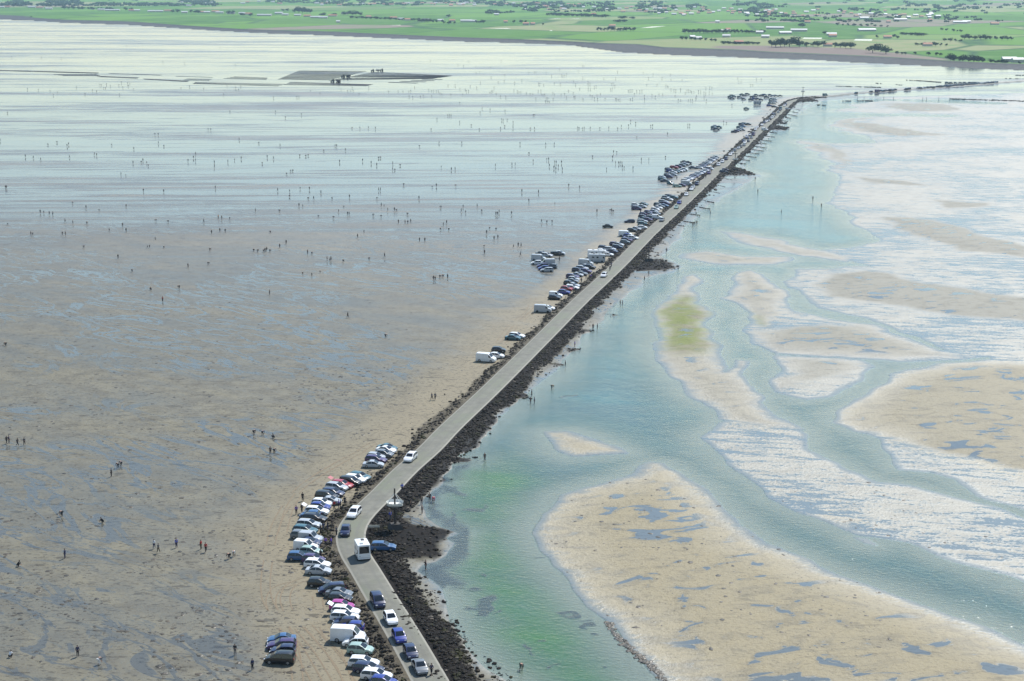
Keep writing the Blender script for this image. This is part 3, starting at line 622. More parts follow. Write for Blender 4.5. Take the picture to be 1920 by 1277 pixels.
def proto_meshes(kind):
    if kind in CARS: return CARS[kind]
    L, W, H = PROF[kind][:3]; d = {}
    gr, rw, fw = PROF[kind][4], PROF[kind][6], PROF[kind][7]
    d['body'] = car_body(kind).mesh(kind + '_body', [PM['white']], True, 32)
    b = MB(); car_end_glass(kind, b, fw[0] + (.03 if kind not in ('motorhome', 'camper') else .003), fw[1] - (.025 if kind not in ('motorhome', 'camper') else .003)); d['windscreen'] = b.mesh('windscreen', [GLASS])
    b = MB(); car_end_glass(kind, b, rw[0] + .008, rw[1] + .01); d['rear_window'] = b.mesh('rear_window', [GLASS])
    for s in (-1, 1):
        b = MB(); car_side_glass(kind, b, s); d['side_window%d' % s] = b.mesh('side_window', [GLASS])
        b = MB(); b.box((L * .485, s * W * .33, .40 * H if kind not in ('van', 'motorhome', 'camper') else .32 * H), (.10, .32, .13)); d['headlight%d' % s] = b.mesh('headlight', [LAMP])
        b = MB(); b.box((-L * .497, s * W * .40, .50 * H if kind not in ('van', 'motorhome', 'camper') else .34 * H), (.05, .16, .22)); d['tail_light%d' % s] = b.mesh('tail_light', [RED])
        b = MB(); b.box((L * (PROF[kind][4][1] - .5 - .07), s * (W / 2 + .07), H * PROF[kind][5] + .02), (.12, .18, .13)); d['wing_mirror%d' % s] = b.mesh('wing_mirror', [BLACK])
    r = .31 if kind not in ('van', 'motorhome', 'camper') else .35
    for i_, (fx, s) in enumerate([(.31, 1), (.31, -1), (-.30, 1), (-.30, -1)]):
        b = MB(); wheel_at(b, fx * L, s * (W / 2 - .09), r); d['wheel%d' % i_] = b.mesh('wheel', [TYRE])
        b = MB(); b.tube((fx * L, s * (W / 2 + .012), r), (fx * L, s * (W / 2 - .05), r), r * .62, n=12); d['rim%d' % i_] = b.mesh('wheel_rim', [RIM])
    b = MB(); b.box((0, 0, .24), (L * .9, W * .86, .14)); d['underside'] = b.mesh('underside', [BLACK])
    # far copies: one mesh
    b = car_body(kind); b.mi = 1
    car_end_glass(kind, b, fw[0] + (.03 if kind not in ('motorhome', 'camper') else .003), fw[1] - (.025 if kind not in ('motorhome', 'camper') else .003)); car_end_glass(kind, b, rw[0] + .008, rw[1] + .01)
    for s in (-1, 1): car_side_glass(kind, b, s)
    b.mi = 2
    for fx, s in [(.31, 1), (.31, -1), (-.30, 1), (-.30, -1)]: wheel_at(b, fx * L, s * (W / 2 - .09), r)
    d['far'] = b.mesh(kind + '_car', [PM['white'], GLASS, TYRE], True, 32)
    if kind in ('motorhome', 'camper'):
        b = MB(); b.box((-1.0, .2, H + .04), (.7, .5, .1)); d['roof_hatch0'] = b.mesh('roof_hatch', [BLACK])
        b = MB(); b.box((.9, -.3, H + .05), (.5, .5, .12)); d['roof_hatch1'] = b.mesh('roof_hatch', [PM['silver']])
    CARS[kind] = d; return d
def setmat(o, mt):
    o.material_slots[0].link = 'OBJECT'; o.material_slots[0].material = mt
ncar = 0
NAMES = {'hatchback': 'parked_car', 'saloon': 'parked_car', 'estate': 'parked_car', 'people_carrier': 'parked_car', 'small_van': 'small_van', 'van': 'van', 'motorhome': 'motorhome', 'camper': 'motorhome'}
def car(px, py, kind, colr, h, label, group, z=None, driving=False, lod=None, tail=False):
    """px, py: middle of the vehicle in the photograph; h: heading in degrees from +X"""
    global ncar
    d = proto_meshes(kind); Hh = PROF[kind][2]
    base = z if z is not None else .08
    for _ in range(3):
        c = P(px, py, base + Hh * .48)
        if z is None: base = gz(c.x, c.y)
        else: break
    c = (c.x, c.y, base + .005); rz = R(h)
    nm = NAMES[kind] if not driving else {'parked_car': 'car'}.get(NAMES[kind], NAMES[kind])
    cat = {'small_van': 'van', 'van': 'van', 'motorhome': 'motorhome', 'camper': 'motorhome'}.get(kind, 'car')
    lod = lod if lod is not None else (0 if py > 640 else 1 if py > 395 else 2)
    ncar += 1
    if lod == 2:
        o = obj(nm, d['far'], None, c, rz); setmat(o, PM[colr]); tag(o, label, cat, group); return o
    t = empty(nm, c, rz); tag(t, label, cat, group)
    o = obj('body', d['body'], t); setmat(o, PM[colr])
    for k, me in d.items():
        if k in ('body', 'far') or k.startswith('rim'): continue
        if lod == 1 and k.startswith(('wing', 'head', 'tail', 'under')): continue
        nm_ = k.rstrip('01234-')
        o = obj(nm_, me, t)
        if k.startswith('wheel') and lod == 0: obj('wheel_rim', d['rim' + k[-1]], o)
    if tail:
        L, W, H = PROF[kind][:3]; b = MB(); b.box((-L * .5 - .25, 0, H + .22), (.85, W * .72, .05), rot=Matrix.Rotation(R(28), 4, 'Y')); o = obj('tailgate', b.mesh('tailgate', [PM['white']]), t); setmat(o, PM[colr])
    return t
ORD = ['first', 'second', 'third', 'fourth', 'fifth', 'sixth', 'seventh', 'eighth', 'ninth', 'tenth', '11th', '12th', '13th', '14th', '15th', '16th', '17th', '18th', '19th', '20th', '21st', '22nd', '23rd', '24th', '25th', '26th', '27th', '28th', '29th', '30th', '31st', '32nd', '33rd', '34th', '35th', '36th', '37th', '38th', '39th', '40th', '41st', '42nd', '43rd', '44th', '45th', '46th']
CN = {'skyblue': 'bright blue', 'navy': 'dark navy', 'purple': 'dark purple', 'green': 'pale green', 'teal': 'dark teal', 'cream': 'cream'}
KN = {'people_carrier': 'people carrier', 'small_van': 'small van'}
def lab(colr, kind): return CN.get(colr, colr) + ' ' + KN.get(kind, kind)
def row(lst, where, group, h0, **kw):
    """lst: (x, y, kind, colour[, heading][, 'tail']) from the near end to the far end"""
    for i_, q in enumerate(lst):
        hh = next((v for v in q[4:] if isinstance(v, (int, float))), h0); tl = 'tail' in q
        car(q[0], q[1], q[2], q[3], hh + random.uniform(-2.5, 2.5), f"{lab(q[3], q[2])}{' with raised tailgate' if tl else ''}, {ORD[i_]} from near end, {where}", group, tail=tl, **kw)
H_, S_, E_, MP, SV, VN, MH = 'hatchback', 'saloon', 'estate', 'people_carrier', 'small_van', 'van', 'motorhome'
row([(719.5, 1277, H_, 'blue', -14), (706.3, 1264.4, E_, 'white', -14), (691.2, 1252, E_, 'navy', -14), (682.3, 1240.5, E_, 'white', -10), (676.1, 1215.7, H_, 'green', -8), (666.4, 1202.4, H_, 'white', 178),
     (653.1, 1188.3, VN, 'white', -6), (659.3, 1174, H_, 'blue', 175), (646.8, 1165.6, H_, 'navy', 180), (646.8, 1155, E_, 'white'), (648.5, 1144.4, E_, 'white', 'tail'), (641.5, 1134.6, H_, 'magenta'),
     (637.9, 1120.5, H_, 'black'), (636.1, 1110.7, S_, 'grey'), (622, 1102.8, MP, 'navy', 190), (599, 1091.3, H_, 'black', -4)], 'parked row below the bend', 'cars parked below the bend', -9)
row([(597.3, 1068.5, S_, 'silver', -5), (595.5, 1056.1, E_, 'white'), (588.4, 1047.3, H_, 'purple'), (560.1, 1042, H_, 'skyblue', -5), (583.1, 1032.2, H_, 'green'), (574.3, 1022.5, SV, 'white'), (579.6, 1015.4, S_, 'navy'),
     (583.1, 1006.6, SV, 'silver'), (565.4, 1002, H_, 'grey'), (572.5, 992.4, E_, 'teal'), (579.6, 981.8, E_, 'silver'), (590.2, 970.3, E_, 'black'), (581.4, 964.1, H_, 'skyblue', 174),
     (594.6, 957, E_, 'white', 'tail'), (600.8, 949, H_, 'blue'), (603.5, 942, H_, 'white'), (618.5, 937.6, S_, 'silver', -8), (613.2, 928.7, MP, 'black', -20), (624.7, 922.5, E_, 'navy', -20),
     (631.8, 911.9, E_, 'silver', -20), (641.6, 907.4, E_, 'red', -22, 'tail'), (657.5, 901.3, MP, 'black', -22), (666.4, 896.8, E_, 'white', -24), (675.2, 892.4, E_, 'teal', -25)], 'curved parked row beside the bend', 'cars parked round the bend', -14)
row([(700, 869.8, S_, 'silver', -5), (705.2, 860.4, E_, 'purple', -18), (705.2, 855.2, H_, 'silver', -18), (720.8, 850, H_, 'grey', -20), (724, 842.7, S_, 'white', -22), (726, 838.5, S_, 'teal', -24)],
    'short row just past the bend', 'six cars parked past the bend', -18)
row([(524.8, 1232.2, MP, 'black', 176), (530.3, 1218, H_, 'navy', 178), (528, 1207.5, E_, 'purple', 182), (528.1, 1197.2, S_, 'skyblue', 182)], 'group of four at lower left', 'four cars parked apart on the sand', 180)
row([(911.7, 670, VN, 'white', -18), (932, 666, H_, 'white', -12), (935.2, 655, H_, 'black', -8), (961.8, 632.4, S_, 'teal', -14), (969.6, 628.5, E_, 'white', -22), (1018, 578.4, VN, 'silver', -12), (1028.5, 577, H_, 'white', -14)],
    'vehicles spread thinly by the middle road', 'vehicles spread out along the middle flats', -14)
row([(1040, 557.2, H_, 'black', -16), (1042.4, 552, SV, 'white', -14), (1058, 547, H_, 'blue', -18), (1062.6, 540.6, H_, 'red', -22), (1073, 538.5, E_, 'white'), (1075, 534.4, S_, 'silver'), (1068, 530, H_, 'black'), (1073.2, 526.4, S_, 'grey'),
     (1076, 522.5, H_, 'silver'), (1074, 517.6, E_, 'purple'), (1082, 514.5, S_, 'silver'), (1090, 512.2, S_, 'grey'), (1099, 507.8, H_, 'purple'), (1083, 505.5, H_, 'navy'), (1091.8, 502, E_, 'silver'), (1098, 498.8, S_, 'silver'), (1106.9, 500, H_, 'black', -26),
     (1099, 491.9, VN, 'silver', -16), (1119.3, 483.9, MH, 'silver', -6), (1117.4, 476, MH, 'white', -6), (1140.5, 476.5, H_, 'white'), (1147.6, 470.6, S_, 'navy'), (1144, 466.2, E_, 'silver'), (1131.7, 463.5, H_, 'navy'), (1129, 469.7, H_, 'white')],
    'parked row with two motorhomes', 'cars parked near the motorhomes', -22)
row([(1025.4, 505.4, E_, 'silver', 182), (1019.2, 502, H_, 'blue', 190), (1016.6, 497.5, H_, 'purple', 190), (1035, 498.5, H_, 'grey', 165), (1026.3, 491.5, VN, 'silver', 186), (1006, 491.9, H_, 'white', 185), (1010.4, 483, VN, 'silver', -14), (1025.4, 477.7, E_, 'silver', -25),
     (1015.7, 474.6, S_, 'grey', -25), (1043, 475, E_, 'black', 0), (1050, 474, H_, 'silver', -14)], 'cluster left of the motorhomes', 'cluster of vehicles out on the flats', -15)
row([(1152.5, 456.8, H_, 'purple'), (1158, 462.6, H_, 'navy', -14), (1159.6, 458, S_, 'silver'), (1172, 453.2, H_, 'grey', -14), (1175.5, 449.2, E_, 'purple'), (1187.7, 445.3, H_, 'white'), (1180, 445.2, S_, 'silver'), (1178.2, 441.8, H_, 'blue'), (1172.8, 438, VN, 'white', -14),
     (1185.3, 431, H_, 'black', -20), (1192.5, 428.4, S_, 'silver'), (1204.7, 425.8, H_, 'white', -14), (1204.7, 418.7, H_, 'teal', -10), (1204.7, 414.3, E_, 'silver', -16), (1215.6, 411.2, H_, 'purple'), (1206.5, 409.8, S_, 'teal'), (1205.6, 405.4, H_, 'navy'),
     (1221.8, 407.3, MP, 'grey'), (1232.2, 406.3, SV, 'white', -8), (1207.4, 401, H_, 'purple'), (1216.4, 401, S_, 'navy'), (1229.5, 400.1, S_, 'grey'), (1216, 397.3, H_, 'purple'), (1225, 395.7, S_, 'silver'), (1228.7, 392, H_, 'white'), (1233, 389, S_, 'white'),
     (1237.5, 386.3, E_, 'grey'), (1234, 382.8, H_, 'black'), (1244.6, 385, S_, 'skyblue'), (1248, 380.6, H_, 'purple'), (1244.4, 377.4, E_, 'silver'), (1247, 373.5, H_, 'black'), (1253.2, 373.5, S_, 'white'), (1249, 370, H_, 'grey'), (1255.4, 367.2, E_, 'navy'), (1262.6, 369.4, S_, 'teal')],
    'long row by the middle road', 'long row of cars beside the middle of the road', -24)
row([(1140, 423.4, S_, 'black', -8), (1180, 414.3, E_, 'navy', 182), (1194, 389.8, MP, 'purple', -12), (1191.5, 383.5, H_, 'white', -10), (1203.9, 386.5, S_, 'silver', -25), (1206.5, 382.4, S_, 'teal', -28)],
    'scattered left of the long row', 'cars standing out on the flats', -14)
cyc = ['silver', 'white', 'grey', 'navy', 'white', 'purple', 'silver', 'teal', 'white', 'black', 'silver', 'grey', 'white', 'navy']
kk = [H_, S_, E_, H_, MP, S_, H_]
def lin(a, b_, n, j=.5):
    return [(a[0] + (b_[0] - a[0]) * i_ / (n - 1) + random.uniform(-j, j), a[1] + (b_[1] - a[1]) * i_ / (n - 1) + random.uniform(-j, j) * .4, random.choice(kk), random.choice(cyc)) for i_ in range(n)]
row([(1269.6, 348.2, E_, 'green', -6), (1279.4, 346.8, H_, 'purple'), (1287.3, 342.9, VN, 'silver', -18)] + lin((1284, 338.5), (1330, 315.5), 19), 'dense row before the second beacon', 'dense row of cars before the second beacon', -24)
row(lin((1312, 314), (1342, 294.5), 13), 'row tapering past the second beacon', 'dense row of cars past the second beacon', -24)
row([(1257.2, 342.9, H_, 'teal', -50), (1246, 338.2, S_, 'navy', -4), (1242, 335, E_, 'teal'), (1241.5, 331.8, H_, 'silver'), (1252, 327.5, H_, 'grey'), (1255, 330.5, H_, 'purple'), (1262, 327, S_, 'silver'), (1253, 316.5, H_, 'grey', -6), (1257, 319.5, E_, 'blue'), (1262, 322.5, S_, 'white'), (1268, 321.5, H_, 'teal'), (1273, 320, S_, 'white'), (1278, 319, H_, 'silver'), (1283, 317.2, H_, 'white'),
     (1264, 313, E_, 'red'), (1272, 311.5, H_, 'purple'), (1279, 309.5, H_, 'grey'), (1284, 307, E_, 'silver'), (1283, 303, S_, 'navy', -6), (1290, 304.2, S_, 'navy', -4), (1298.8, 313.8, S_, 'navy', -10)], 'loose double row farther left', 'loose rows of cars farther out on the sand', -20)
row([(1343.5, 241.5, E_, 'navy', -8), (1338, 238.5, H_, 'teal'), (1341, 235.8, S_, 'white'), (1348, 237.5, S_, 'teal', -22)], 'knot of four on distant flats', 'four cars alone on the distant flats', -14)
row([(1376, 247, H_, 'navy', 0), (1381, 245, H_, 'purple'), (1385, 243.5, S_, 'silver'), (1389, 241.5, S_, 'white'), (1392, 243, H_, 'grey'), (1387, 238.5, E_, 'teal'), (1393, 236.5, H_, 'skyblue'), (1390, 232.5, H_, 'navy'), (1396, 231.5, E_, 'teal'), (1403, 232.5, S_, 'black', -25)], 'small slanting row on distant sand', 'slanting row on the distant sand', -22)
row([(1372.5, 183.8, S_, 'navy', -12), (1368.5, 181.2, H_, 'teal'), (1372.5, 178.8, E_, 'grey', 6), (1376.5, 180.2, H_, 'teal'), (1387, 181.5, E_, 'grey', -30), (1394.5, 184.8, S_, 'grey', -30), (1391, 176.8, S_, 'teal', 8), (1396, 178.6, H_, 'grey'), (1401.5, 176, E_, 'grey', 4), (1399.6, 202.8, S_, 'teal', -24),
     (1420, 192.5, MH, 'silver', -6), (1408, 186.3, E_, 'navy'), (1414, 184.5, MP, 'blue'), (1421, 185.2, S_, 'navy'), (1427, 186.3, H_, 'navy'), (1410, 181.5, H_, 'navy'), (1415.5, 180.6, E_, 'grey'), (1418, 177.8, H_, 'teal'), (1427.5, 178.6, S_, 'black', 4), (1433.5, 177.5, E_, 'skyblue', 2), (1437, 181.8, MP, 'navy', 0), (1444, 177.8, H_, 'grey', 0), (1449, 179.4, S_, 'silver'), (1455, 179.2, E_, 'grey'), (1463, 179.4, S_, 'grey', -10)],
    'far cluster left of third beacon', 'cars clustered left of the far end', -10)
row([(1442.5, 197.5, MP, 'blue', -10), (1452, 199.5, E_, 'black', -26), (1445, 193.2, E_, 'teal'), (1451, 193.8, S_, 'cream'), (1446, 189.5, H_, 'grey'), (1453, 190, MP, 'white'), (1446, 185.4, S_, 'teal'), (1453, 186, H_, 'silver')], 'knot beside the straight\'s far end', 'cars beside the far end of the straight', -18)
# on the road
def near_tan(x, y):
    k = int(np.argmin((CLF[:, 0] - x) ** 2 + (CLF[:, 1] - y) ** 2)); return math.degrees(math.atan2(tn[k, 1], tn[k, 0]))
def onroad(px, py, kind, colr, label, away=False, group='vehicles driving along the causeway'):
    c = P(px, py, 1.2); a_ = near_tan(c.x, c.y); car(px, py, kind, colr, a_ + (0 if away else 180), label, group, z=ZR + .03, driving=True)
onroad(787, 1248, S_, 'grey', 'dark saloon with sunlit bonnet, nearest of the line driving along the road')
onroad(769.8, 1221, H_, 'navy', 'dark blue hatchback on the road, second nearest of the driving line')
onroad(748.3, 1191.5, H_, 'blue', 'bright blue hatchback driving on the road behind a white one')
onroad(732.3, 1158, H_, 'white', 'white hatchback driving on the road between two blue cars')
onroad(708, 1124, MP, 'navy', 'blue people carrier driving on the road ahead of the white motorhome')
onroad(679.5, 1031, 'camper', 'white', 'white motorhome with roof hatches driving through the bend of the road')
onroad(648, 994, H_, 'navy', 'dark blue hatchback following the motorhome at the outside of the bend')
onroad(664, 960, E_, 'white', 'white estate car entering the bend on the road')
onroad(769.8, 856.3, E_, 'white', 'white car alone on the straight road just past the bend')
onroad(1132.6, 515, H_, 'white', 'white car on the road next to the two cyclists')
onroad(1241, 411.8, H_, 'grey', 'dark grey car on the road beside the long parked row')
onroad(1268.5, 388, H_, 'green', 'pale green car on the road right behind a blue one')
onroad(1273.8, 379.2, H_, 'blue', 'blue car on the road in front of a pale green one')
onroad(1287.3, 364, H_, 'white', 'white car on the road halfway to the second beacon')
onroad(1297, 354, H_, 'white', 'white car on the road close behind another near the dense row')
onroad(1300, 350.4, H_, 'silver', 'silver car on the road close in front of a white one near the dense row')
onroad(1307, 343.8, MP, 'navy', 'dark blue car on the road level with the start of the dense row')
onroad(1329.8, 323.6, H_, 'purple', 'purple car pulling onto the road opposite the second beacon')
far = [(1347.5, 307.6, 'white'), (1354.6, 302, 'white'), (1361.7, 296.8, 'navy'), (1369.6, 288.9, 'white'), (1373.2, 286, 'silver'), (1378, 281, 'grey'), (1385, 277, 'silver'), (1389, 274.5, 'black'), (1395, 271.5, 'grey'), (1397, 266.5, 'white'), (1395, 264, 'navy'), (1403, 264, 'black'),
       (1402, 258, 'navy'), (1400, 255, 'white'), (1409, 257.3, 'grey'), (1406, 252, 'silver'), (1417, 242, 'white'), (1420, 238, 'white'), (1429, 233.6, 'white'), (1434, 229, 'navy'), (1437, 227, 'white'), (1441, 226, 'grey'), (1444.5, 222.7, 'black'), (1448, 219.5, 'white'), (1451, 217.6, 'grey'), (1453.5, 214.3, 'black'), (1449.5, 212.8, 'navy'), (1459.5, 210, 'grey'), (1462.5, 206.5, 'black'), (1473.5, 195.5, 'navy'), (1471, 197.5, 'white')]
row([(a, b_, random.choice([H_, S_, MP]), c_) for a, b_, c_ in far[:0]], '', '', 0)
for i_, (a, b_, c_) in enumerate(far):
    k_ = random.choice([H_, S_, MP]); onroad(a, b_, k_, c_, f'{lab(c_, k_)}, {ORD[i_]} from near end of the distant queue on the road', group='queue of cars far along the causeway')
onroad(1412.7, 251, VN, 'purple', 'dark purple van standing out above the queue of cars far up the road', group='queue of cars far along the causeway')
onroad(1464, 203, VN, 'teal', 'dark teal van at the head of the distant queue on the road', group='queue of cars far along the causeway')
car(718.7, 1023.5, E_, 'skyblue', -2, 'blue car standing on the dark rocks right of the motorhome', 'cars parked off the right edge of the road')
car(1356.5, 321.5, E_, 'navy', -2, 'dark car on the rocky spur beside the second beacon, nearer one', 'cars parked off the right edge of the road')
car(1360, 318, H_, 'purple', -4, 'dark purple car on the rocky spur beside the second beacon, farther one', 'cars parked off the right edge of the road')
car(1434, 242, SV, 'white', -30, 'white van off the right edge of the distant road below a rocky spur', 'cars parked off the right edge of the road')
car(1477, 203.5, H_, 'white', -10, 'white car off the right edge of the road near the third beacon', 'cars parked off the right edge of the road')
# beyond the far bend
onroad(1547, 177.6, VN, 'teal', 'dark teal lorry just past the third beacon on the road turning right', True, 'vehicles on the farthest stretch of road')
onroad(1645, 170.2, VN, 'purple', 'purple van on the farthest stretch of road before the long line', True, 'vehicles on the farthest stretch of road')
fx = [1605, 1633, 1650, 1656, 1661, 1668, 1673, 1678, 1699, 1704, 1722, 1726, 1733, 1739, 1745, 1750, 1757, 1762, 1767, 1772, 1778, 1783, 1788, 1794, 1799, 1804, 1810, 1815, 1820, 1825, 1830, 1836, 1841, 1846, 1851, 1856, 1860, 1864, 1868]
for i_, x in enumerate(fx):
    yy = np.interp(x, [1600, 1650, 1700, 1760, 1810, 1870], [174.2, 170.2, 166.6, 162.2, 158.2, 153.6]) + random.uniform(-.4, .4)
    k_ = random.choice([H_, S_, MP]); c_ = random.choice(['navy', 'grey', 'black', 'teal', 'silver', 'navy'])
    car(x, yy, k_, c_, near_tan(*P(x, yy, 1)[:2]) + 180, f'{lab(c_, k_)}, {ORD[i_]} from left in the line on the farthest road', 'line of cars on the farthest road', z=ZR, lod=2)
for i_, x in enumerate([1776, 1783, 1792, 1801, 1809, 1818, 1823, 1829, 1835]):
    k_ = random.choice([H_, S_, MP]); c_ = random.choice(['navy', 'grey', 'teal'])
    car(x, 155.2 + .2 * math.sin(i_), k_, c_, random.uniform(-20, 20), f'{lab(c_, k_)}, {ORD[i_]} from left, parked behind the farthest road', 'cars parked behind the farthest road', lod=2)
print('vehicles', ncar)


# ------------------------------------------------------------------ people: continuous skinned bodies
def skinned(name, J, Eg, Rr, sub=1):
    names = list(J); idx = {k: i_ for i_, k in enumerate(names)}
    me = bpy.data.meshes.new(name + '_s'); me.from_pydata([J[k] for k in names], [(idx[a], idx[b_]) for a, b_ in Eg], [])
    o = bpy.data.objects.new('tmp', me); C.objects.link(o); o.modifiers.new('s', 'SKIN')
    for k in names:
        sv = me.skin_vertices[0].data[idx[k]]; r = Rr.get(k, Rr.get(k[:-1], .03)); sv.radius = (r, r)
    me.skin_vertices[0].data[0].use_root = True
    if sub:
        q = o.modifiers.new('u', 'SUBSURF'); q.levels = sub; q.render_levels = sub
    dg = bpy.context.evaluated_depsgraph_get(); dg.update()
    r = bpy.data.meshes.new_from_object(o.evaluated_get(dg)); r.name = name
    bpy.data.objects.remove(o); return r
POSES = {
 'standing': dict(pelvis=(0, 0, .93), chest=(0, .01, 1.28), neck=(0, 0, 1.48), head=(0, .015, 1.60), crown=(0, 0, 1.70), shl=(.18, 0, 1.41), ell=(.25, -.02, 1.14), wrl=(.27, .07, .90), hil=(.09, 0, .88), knl=(.11, .03, .49), anl=(.12, 0, .09), tol=(.14, .15, .04),
     shr=(-.18, 0, 1.41), elr=(-.25, -.02, 1.14), wrr=(-.24, .10, .91), hir=(-.09, 0, .88), knr=(-.10, .01, .49), anr=(-.11, 0, .09), tor=(-.13, .15, .04)),
 'walking': dict(pelvis=(0, 0, .92), chest=(0, .04, 1.27), neck=(0, .05, 1.47), head=(0, .08, 1.59), crown=(0, .07, 1.69), shl=(.18, .03, 1.40), ell=(.24, -.14, 1.16), wrl=(.24, -.12, .92), hil=(.09, 0, .87), knl=(.10, .20, .50), anl=(.10, .28, .10), tol=(.11, .43, .07),
     shr=(-.18, .05, 1.40), elr=(-.24, .14, 1.15), wrr=(-.22, .30, .98), hir=(-.09, 0, .87), knr=(-.10, -.05, .47), anr=(-.10, -.32, .16), tor=(-.11, -.22, .05)),
 'bending': dict(pelvis=(0, -.16, .88), chest=(0, .20, 1.02), neck=(0, .38, .95), head=(0, .47, .87), crown=(0, .54, .80), shl=(.18, .30, .98), ell=(.21, .34, .68), wrl=(.14, .40, .40), hil=(.10, -.14, .84), knl=(.15, .02, .46), anl=(.16, -.04, .09), tol=(.19, .11, .04),
     shr=(-.18, .30, .98), elr=(-.21, .36, .68), wrr=(-.12, .46, .36), hir=(-.10, -.14, .84), knr=(-.15, .02, .46), anr=(-.16, -.04, .09), tor=(-.19, .11, .04)),
 'crouching': dict(pelvis=(0, -.14, .34), chest=(0, .12, .66), neck=(0, .22, .84), head=(0, .28, .95), crown=(0, .30, 1.05), shl=(.18, .17, .78), ell=(.20, .38, .58), wrl=(.10, .52, .36), hil=(.10, -.10, .32), knl=(.20, .28, .50), anl=(.15, .04, .09), tol=(.18, .18, .04),
     shr=(-.18, .17, .78), elr=(-.20, .38, .58), wrr=(-.08, .54, .34), hir=(-.10, -.10, .32), knr=(-.20, .28, .50), anr=(-.15, .04, .09), tor=(-.18, .18, .04)),
}
EDG = [('pelvis', 'chest'), ('chest', 'neck'), ('neck', 'head'), ('head', 'crown')] + [e for s in 'lr' for e in (('chest', 'sh' + s), ('sh' + s, 'el' + s), ('el' + s, 'wr' + s), ('pelvis', 'hi' + s), ('hi' + s, 'kn' + s), ('kn' + s, 'an' + s), ('an' + s, 'to' + s))]
RAD = dict(pelvis=.13, chest=.145, neck=.058, head=.098, crown=.075, sh=.062, el=.042, wr=.028, hi=.088, kn=.058, an=.042, to=.035)
SKIN = plain('skin', (.42, .25, .17), .6); HAIR = plain('hair', (.035, .022, .014), .7)
CL = {k: plain('cloth_' + k, v, .85) for k, v in dict(dark=(.018, .02, .026), navy=(.02, .03, .09), white=(.72, .72, .72), red=(.40, .03, .03), purple=(.13, .05, .42), blue=(.04, .09, .5), orange=(.6, .22, .03), pink=(.7, .10, .22), grey=(.12, .12, .13), khaki=(.10, .085, .05)).items()}
BODY = {}
for pz, J0 in POSES.items():
    J = dict(J0); E = list(EDG); RR = dict(RAD)
    for s in 'lr':         # five fingers on a palm
        wv_ = Vector(J['wr' + s]); d_ = (wv_ - Vector(J['el' + s])).normalized(); sg = 1 if s == 'l' else -1
        J['palm' + s] = tuple(wv_ + d_ * .07); RR['palm' + s] = .030; E.append(('wr' + s, 'palm' + s)); side_ = Vector((0, 1, 0)) - d_ * d_.y; side_.normalize()
        for f_, (sp, ln_) in enumerate([(-.03, .075), (-.01, .09), (.01, .095), (.03, .08)]):
            k = 'fin%d%s' % (f_, s); J[k] = tuple(Vector(J['palm' + s]) + side_ * sp + d_ * ln_ + Vector((-sg * .02, 0, 0))); RR[k] = .009; E.append(('palm' + s, k))
        k = 'thumb' + s; J[k] = tuple(wv_ + d_ * .07 + side_ * .06); RR[k] = .011; E.append(('wr' + s, k))
    hd = Vector(J['head']); up_ = (Vector(J['crown']) - Vector(J['neck'])).normalized(); fw_ = Vector((1, 0, 0)).cross(up_) * -1
    if fw_.y < 0 and pz != 'bending': fw_ = -fw_
    J['nose'] = tuple(hd + fw_ * .115 - up_ * .01); RR['nose'] = .018; E.append(('head', 'nose'))
    body = skinned('body_' + pz, J, E, RR); body.materials.append(SKIN)
    Rs = {k: v + .016 for k, v in RAD.items()}
    Js = {k: POSES[pz][k] for k in ('pelvis', 'chest', 'neck', 'shl', 'ell', 'shr', 'elr')}; Js['wrl'] = tuple((Vector(POSES[pz]['ell']) * .4 + Vector(POSES[pz]['wrl']) * .6)); Js['wrr'] = tuple((Vector(POSES[pz]['elr']) * .4 + Vector(POSES[pz]['wrr']) * .6))
    Rs['neck'] = .07; Rs['wr'] = .045
    shirt = skinned('shirt_' + pz, Js, [e for e in EDG if e[0] in Js and e[1] in Js], Rs)
    Jt = {k: POSES[pz][k] for k in ('pelvis', 'hil', 'knl', 'anl', 'hir', 'knr', 'anr')}
    Rt = {k: v + .02 for k, v in RAD.items()}
    trou = skinned('trousers_' + pz, Jt, [e for e in EDG if e[0] in Jt and e[1] in Jt], Rt)
    b = MB(); c_ = (Vector(J['crown']) * .75 + Vector(J['head']) * .25) - fw_ * .02; b.ball(c_, .095, (1, 1, .95), 2); hair = b.mesh('hair', [HAIR], True, 180)
    shirt.materials.append(CL['dark']); trou.materials.append(CL['dark'])
    bmx = bmesh.new()
    for k, me in enumerate((body, shirt, trou, hair)):
        n0 = len(bmx.faces); bmx.from_mesh(me); bmx.faces.ensure_lookup_table()
        for f in bmx.faces[n0:]: f.material_index = k
    jo = bpy.data.meshes.new('person_' + pz); bmx.to_mesh(jo); bmx.free()
    for mt in (SKIN, CL['dark'], CL['grey'], HAIR): jo.materials.append(mt)  # dark cloth on the joined figures stands in for their backlit shade
    jo.polygons.foreach_set('use_smooth', [True] * len(jo.polygons))
    BODY[pz] = (body, shirt, trou, hair, jo)
PZ = dict(s='standing', w='walking', b='bending', c='crouching')
npers = 0
